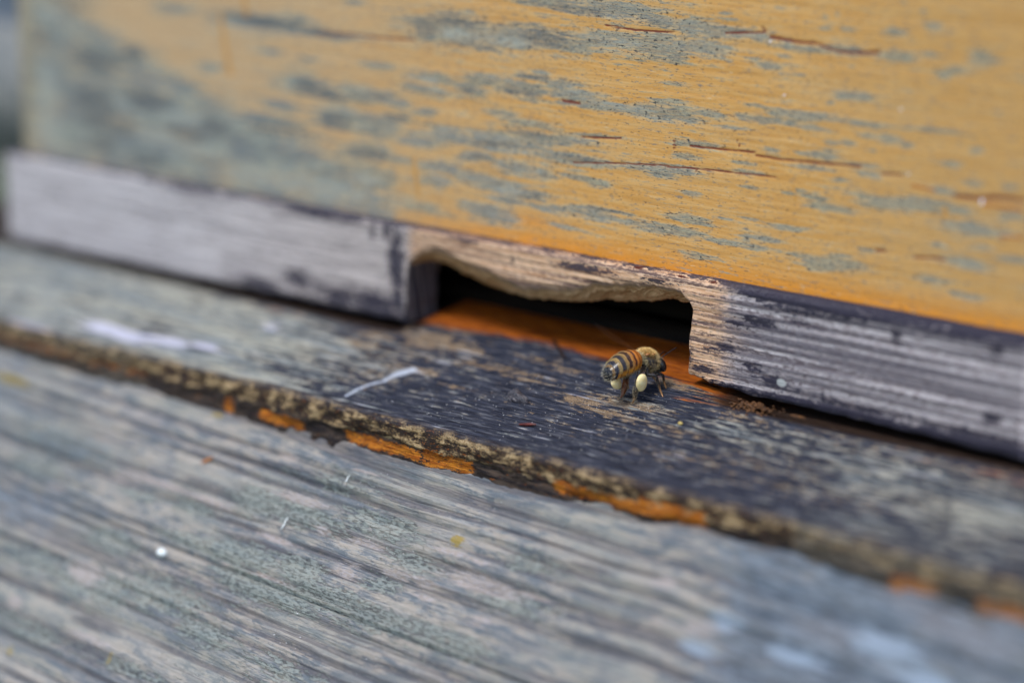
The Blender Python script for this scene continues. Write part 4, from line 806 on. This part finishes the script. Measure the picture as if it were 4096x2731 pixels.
bm_.vertices.foreach_set("co", (co*MM).astype(np.float32).ravel()); bm_.name = "body"
set_attr(bm_, "Col", col)
g = G("bee_shell"); o3 = g.obj(); nz = g.noise(o3, (4, 4, 4), 3, .6)
c_ = g.attr("Col")
M_bee = g.done(c_, .26, g.bump(nz, .25, .05), spec=.38)
body = link("body", bm_, M_bee, bee)
# eyes
M_eye = mat_simple("compound_eye", (.010, .009, .011), (.022, .018, .02), 8, rough=.22, bump=.2, dist=.03, spec=.7)
for sx in (1, -1):
    Vi2, Fi2 = ico(3); Ve = Vi2*np.array([.62, .62, 1.15]); me = mesh_from("eye", Ve, Fi2); e = link("eye", me, M_eye, bee)
    e.location = Vector((sx*1.25, 5.65, 5.2))*MM; e.rotation_euler = (.25, sx*-.25, 0)
# pollen loads
g = G("pollen_load"); o3 = g.obj(); nz = g.noise(o3, (2.2, 2.2, 2.2), 5, .7); n2_ = g.noise(o3, (9, 9, 9), 3, .7)
pc = g.mix(g.ss(nz, .35, .65), (.86, .68, .30), (.93, .80, .46)); pc = g.mix(g.ss(n2_, .60, .72, 0, .5), pc, (.90, .86, .62))
M_load = g.done(pc, .38, g.bump(g.add(nz, g.k(n2_, .3)), .5, .12), spec=.45)
M_load.node_tree.nodes["Principled BSDF"].inputs['Subsurface Weight'].default_value = .15
M_load.node_tree.nodes["Principled BSDF"].inputs['Subsurface Radius'].default_value = (.0008, .0006, .0002)
for nm_, lc_, sz, ro, sd in (("r", (2.9, .42, 3.62), (.66, .98, 1.45), (.12, .12, .12), 1), ("l", (-2.25, -.15, 2.6), (.62, .8, 1.0), (.45, -.25, -.15), 2)):
    Vi2, Fi2 = ico(4); nn_ = fbm(Vi2[:, 0]*1.3+sd*5+Vi2[:, 2], Vi2[:, 1]*1.3+sd, 33, 3)-.5
    Ve = Vi2*(1+.22*nn_[:, None])*np.array(sz); Ve[:, 1] *= 1+.12*Vi2[:, 2]
    o = link("pollen_load", mesh_from("pollen_load", Ve, Fi2), M_load, bee); o.location = Vector(lc_)*MM; o.rotation_euler = ro
# hair
hv = []; hc = []; hf = []; off = 0
me_n = np.empty(n*3, dtype=np.float32)
bm_.vertex_normals if False else None
nr3 = np.array([v.normal[:] for v in bm_.vertices])
cand = np.where(~isleg & (inb > .7))[0]
def hairs(sel, count, ln, rad, colr, lean, seed, jit=.5):
    global off
    r_ = np.random.default_rng(seed); pick = r_.choice(sel, count)
    for i in pick:
        p = co[i]; nn_ = nr3[i]/(np.linalg.norm(nr3[i])+1e-9)
        d_ = nn_+np.array(lean)+r_.normal(0, jit, 3)*.45; d_ /= np.linalg.norm(d_)
        L_ = ln*r_.uniform(.6, 1.2); a = np.cross(d_, [.3, .5, .8]); a /= np.linalg.norm(a); b = np.cross(d_, a)
        p0 = p-nn_*.05; mid_ = p0+d_*L_*.55; tip = p0+d_*L_+np.array(lean)*L_*.3
        for k in range(3):
            an = 2*np.pi*k/3; hv.append(p0+rad*(np.cos(an)*a+np.sin(an)*b))
        for k in range(3):
            an = 2*np.pi*k/3; hv.append(mid_+rad*.75*(np.cos(an)*a+np.sin(an)*b))
        hv.append(tip)
        cc = np.array(colr)*r_.uniform(.45, 1.35); hc.extend([cc]*7)
        for k in range(3):
            k2 = (k+1) % 3
            hf.append((off+k, off+k2, off+3+k2)); hf.append((off+k, off+3+k2, off+3+k)); hf.append((off+3+k, off+3+k2, off+6))
        off += 7
yv = co[cand, 1]; zv = co[cand, 2]-zc_[cand]; xv = np.abs(co[cand, 0])
tho = cand[(yv > 2.45) & (yv < 5.1)]; tu = tho[(co[tho, 2] > 7.0)]; hairs(tu, 1700, .62, .016, (.80, .54, .20), (0, -.2, .1), 1)
ts = tho[(co[tho, 2] <= 7.0)]; hairs(ts, 900, .6, .014, (.60, .46, .24), (0, -.3, 0), 31)
tf = tho[(co[tho, 1] > 4.1)]; hairs(tf, 1000, .66, .016, (.82, .60, .28), (0, .2, 0), 32)
thb = cand[(yv > 2.0) & (yv < 2.9) & (zv > -.8)]; hairs(thb, 900, .6, .022, (.72, .62, .38), (0, -.6, 0), 2)
hdh = cand[(yv > 5.35)]; hairs(hdh, 900, .35, .016, (.34, .27, .16), (0, .1, .2), 3)
ab = cand[(yv < 1.8) & (zv > -1.2)]; hairs(ab, 350, .34, .010, (.42, .32, .17), (0, -1.0, 0), 4)
for y0 in (-2.35, -1.2, -.15): 
    rr_ = cand[(np.abs(yv+.10*xv-y0) < .24) & (zv > -.3)]; hairs(rr_, 420, .28, .012, (.56, .42, .20), (0, -1.4, 0), 5+int(y0*3) % 7)
abl = cand[(yv < 2.0) & (zv < -.7)]; hairs(abl, 600, .5, .014, (.42, .33, .17), (0, -.5, -.2), 9)
tip_ = cand[(yv < -3.0)]; hairs(tip_, 260, .42, .014, (.62, .58, .46), (0, -.8, 0), 10)
lg = np.where(isleg & (legk < 6))[0]; hairs(lg, 1400, .32, .011, (.34, .27, .17), (0, -.1, -.5), 11)
hl = np.where(isleg & (legk < 2) & (legq > .6))[0]; hairs(hl, 500, .32, .015, (.50, .40, .24), (0, -.4, -.3), 12)
me = mesh_from("hair", np.array(hv), np.array(hf)); set_attr(me, "Col", np.array(hc))
g = G("bee_hair"); M_hair = g.done(g.attr("Col"), .55, spec=.4); link("hair", me, M_hair, bee, smooth=False)
# wings: clear membranes held up over the back
g = G("wing_membrane"); o3 = g.obj()
g.b.inputs['Alpha'].default_value = .012
M_wing = g.done((.50, .34, .30), .25, spec=.5)
M_vein = mat_simple("wing_vein", (.10, .05, .03), (.16, .08, .05), 3, rough=.4)
def wing(sx, root, tipd, width, ln):
    tipd = np.array(tipd, float); tipd /= np.linalg.norm(tipd)
    side_ = np.cross(tipd, [0, 0, 1]) * sx; side_ = np.array(side_)/np.linalg.norm(side_)
    nn_ = np.cross(tipd, side_)
    pts = []; N = 26
    for i in range(N):
        tt = i/(N-1); w0 = width*(.12+.88*math.sin(math.pi*min(tt*.62+.02, 1))**1.1)*(1 if tt < .8 else math.sqrt(max(0, 1-((tt-.8)/.2)**2))+.01)
        for j in range(9):
            s2 = j/8; pts.append(np.array(root)+tipd*ln*tt+side_*(w0*(s2-.15))+nn_*(.10*math.sin(s2*9+tt*4)+.35*tt*tt))
    V = np.array(pts); F = grid_faces(N, 9)
    o = link("wing", mesh_from("wing", V, F), M_wing, bee)
    return o
wing(1, (1.3, 3.2, 7.4), (.55, -.75, .62), 2.7, 8.0)
wing(-1, (-1.3, 3.2, 7.4), (-.65, -.55, .55), 2.7, 8.0)
M_root = mat_simple("wing_root_shell", (.26, .10, .03), (.42, .20, .07), 3, rough=.3)
for sx in (1, -1):
    for (yy2, zz2, s2) in ((2.75, 7.5, .34), (3.8, 7.35, .26)):
        Vi2, Fi2 = ico(3); o = link("wing_root", mesh_from("wing_root", Vi2*np.array([s2*.8, s2*1.3, s2*.7]), Fi2), M_root, bee)
        o.location = Vector((sx*1.45, yy2, zz2))*MM
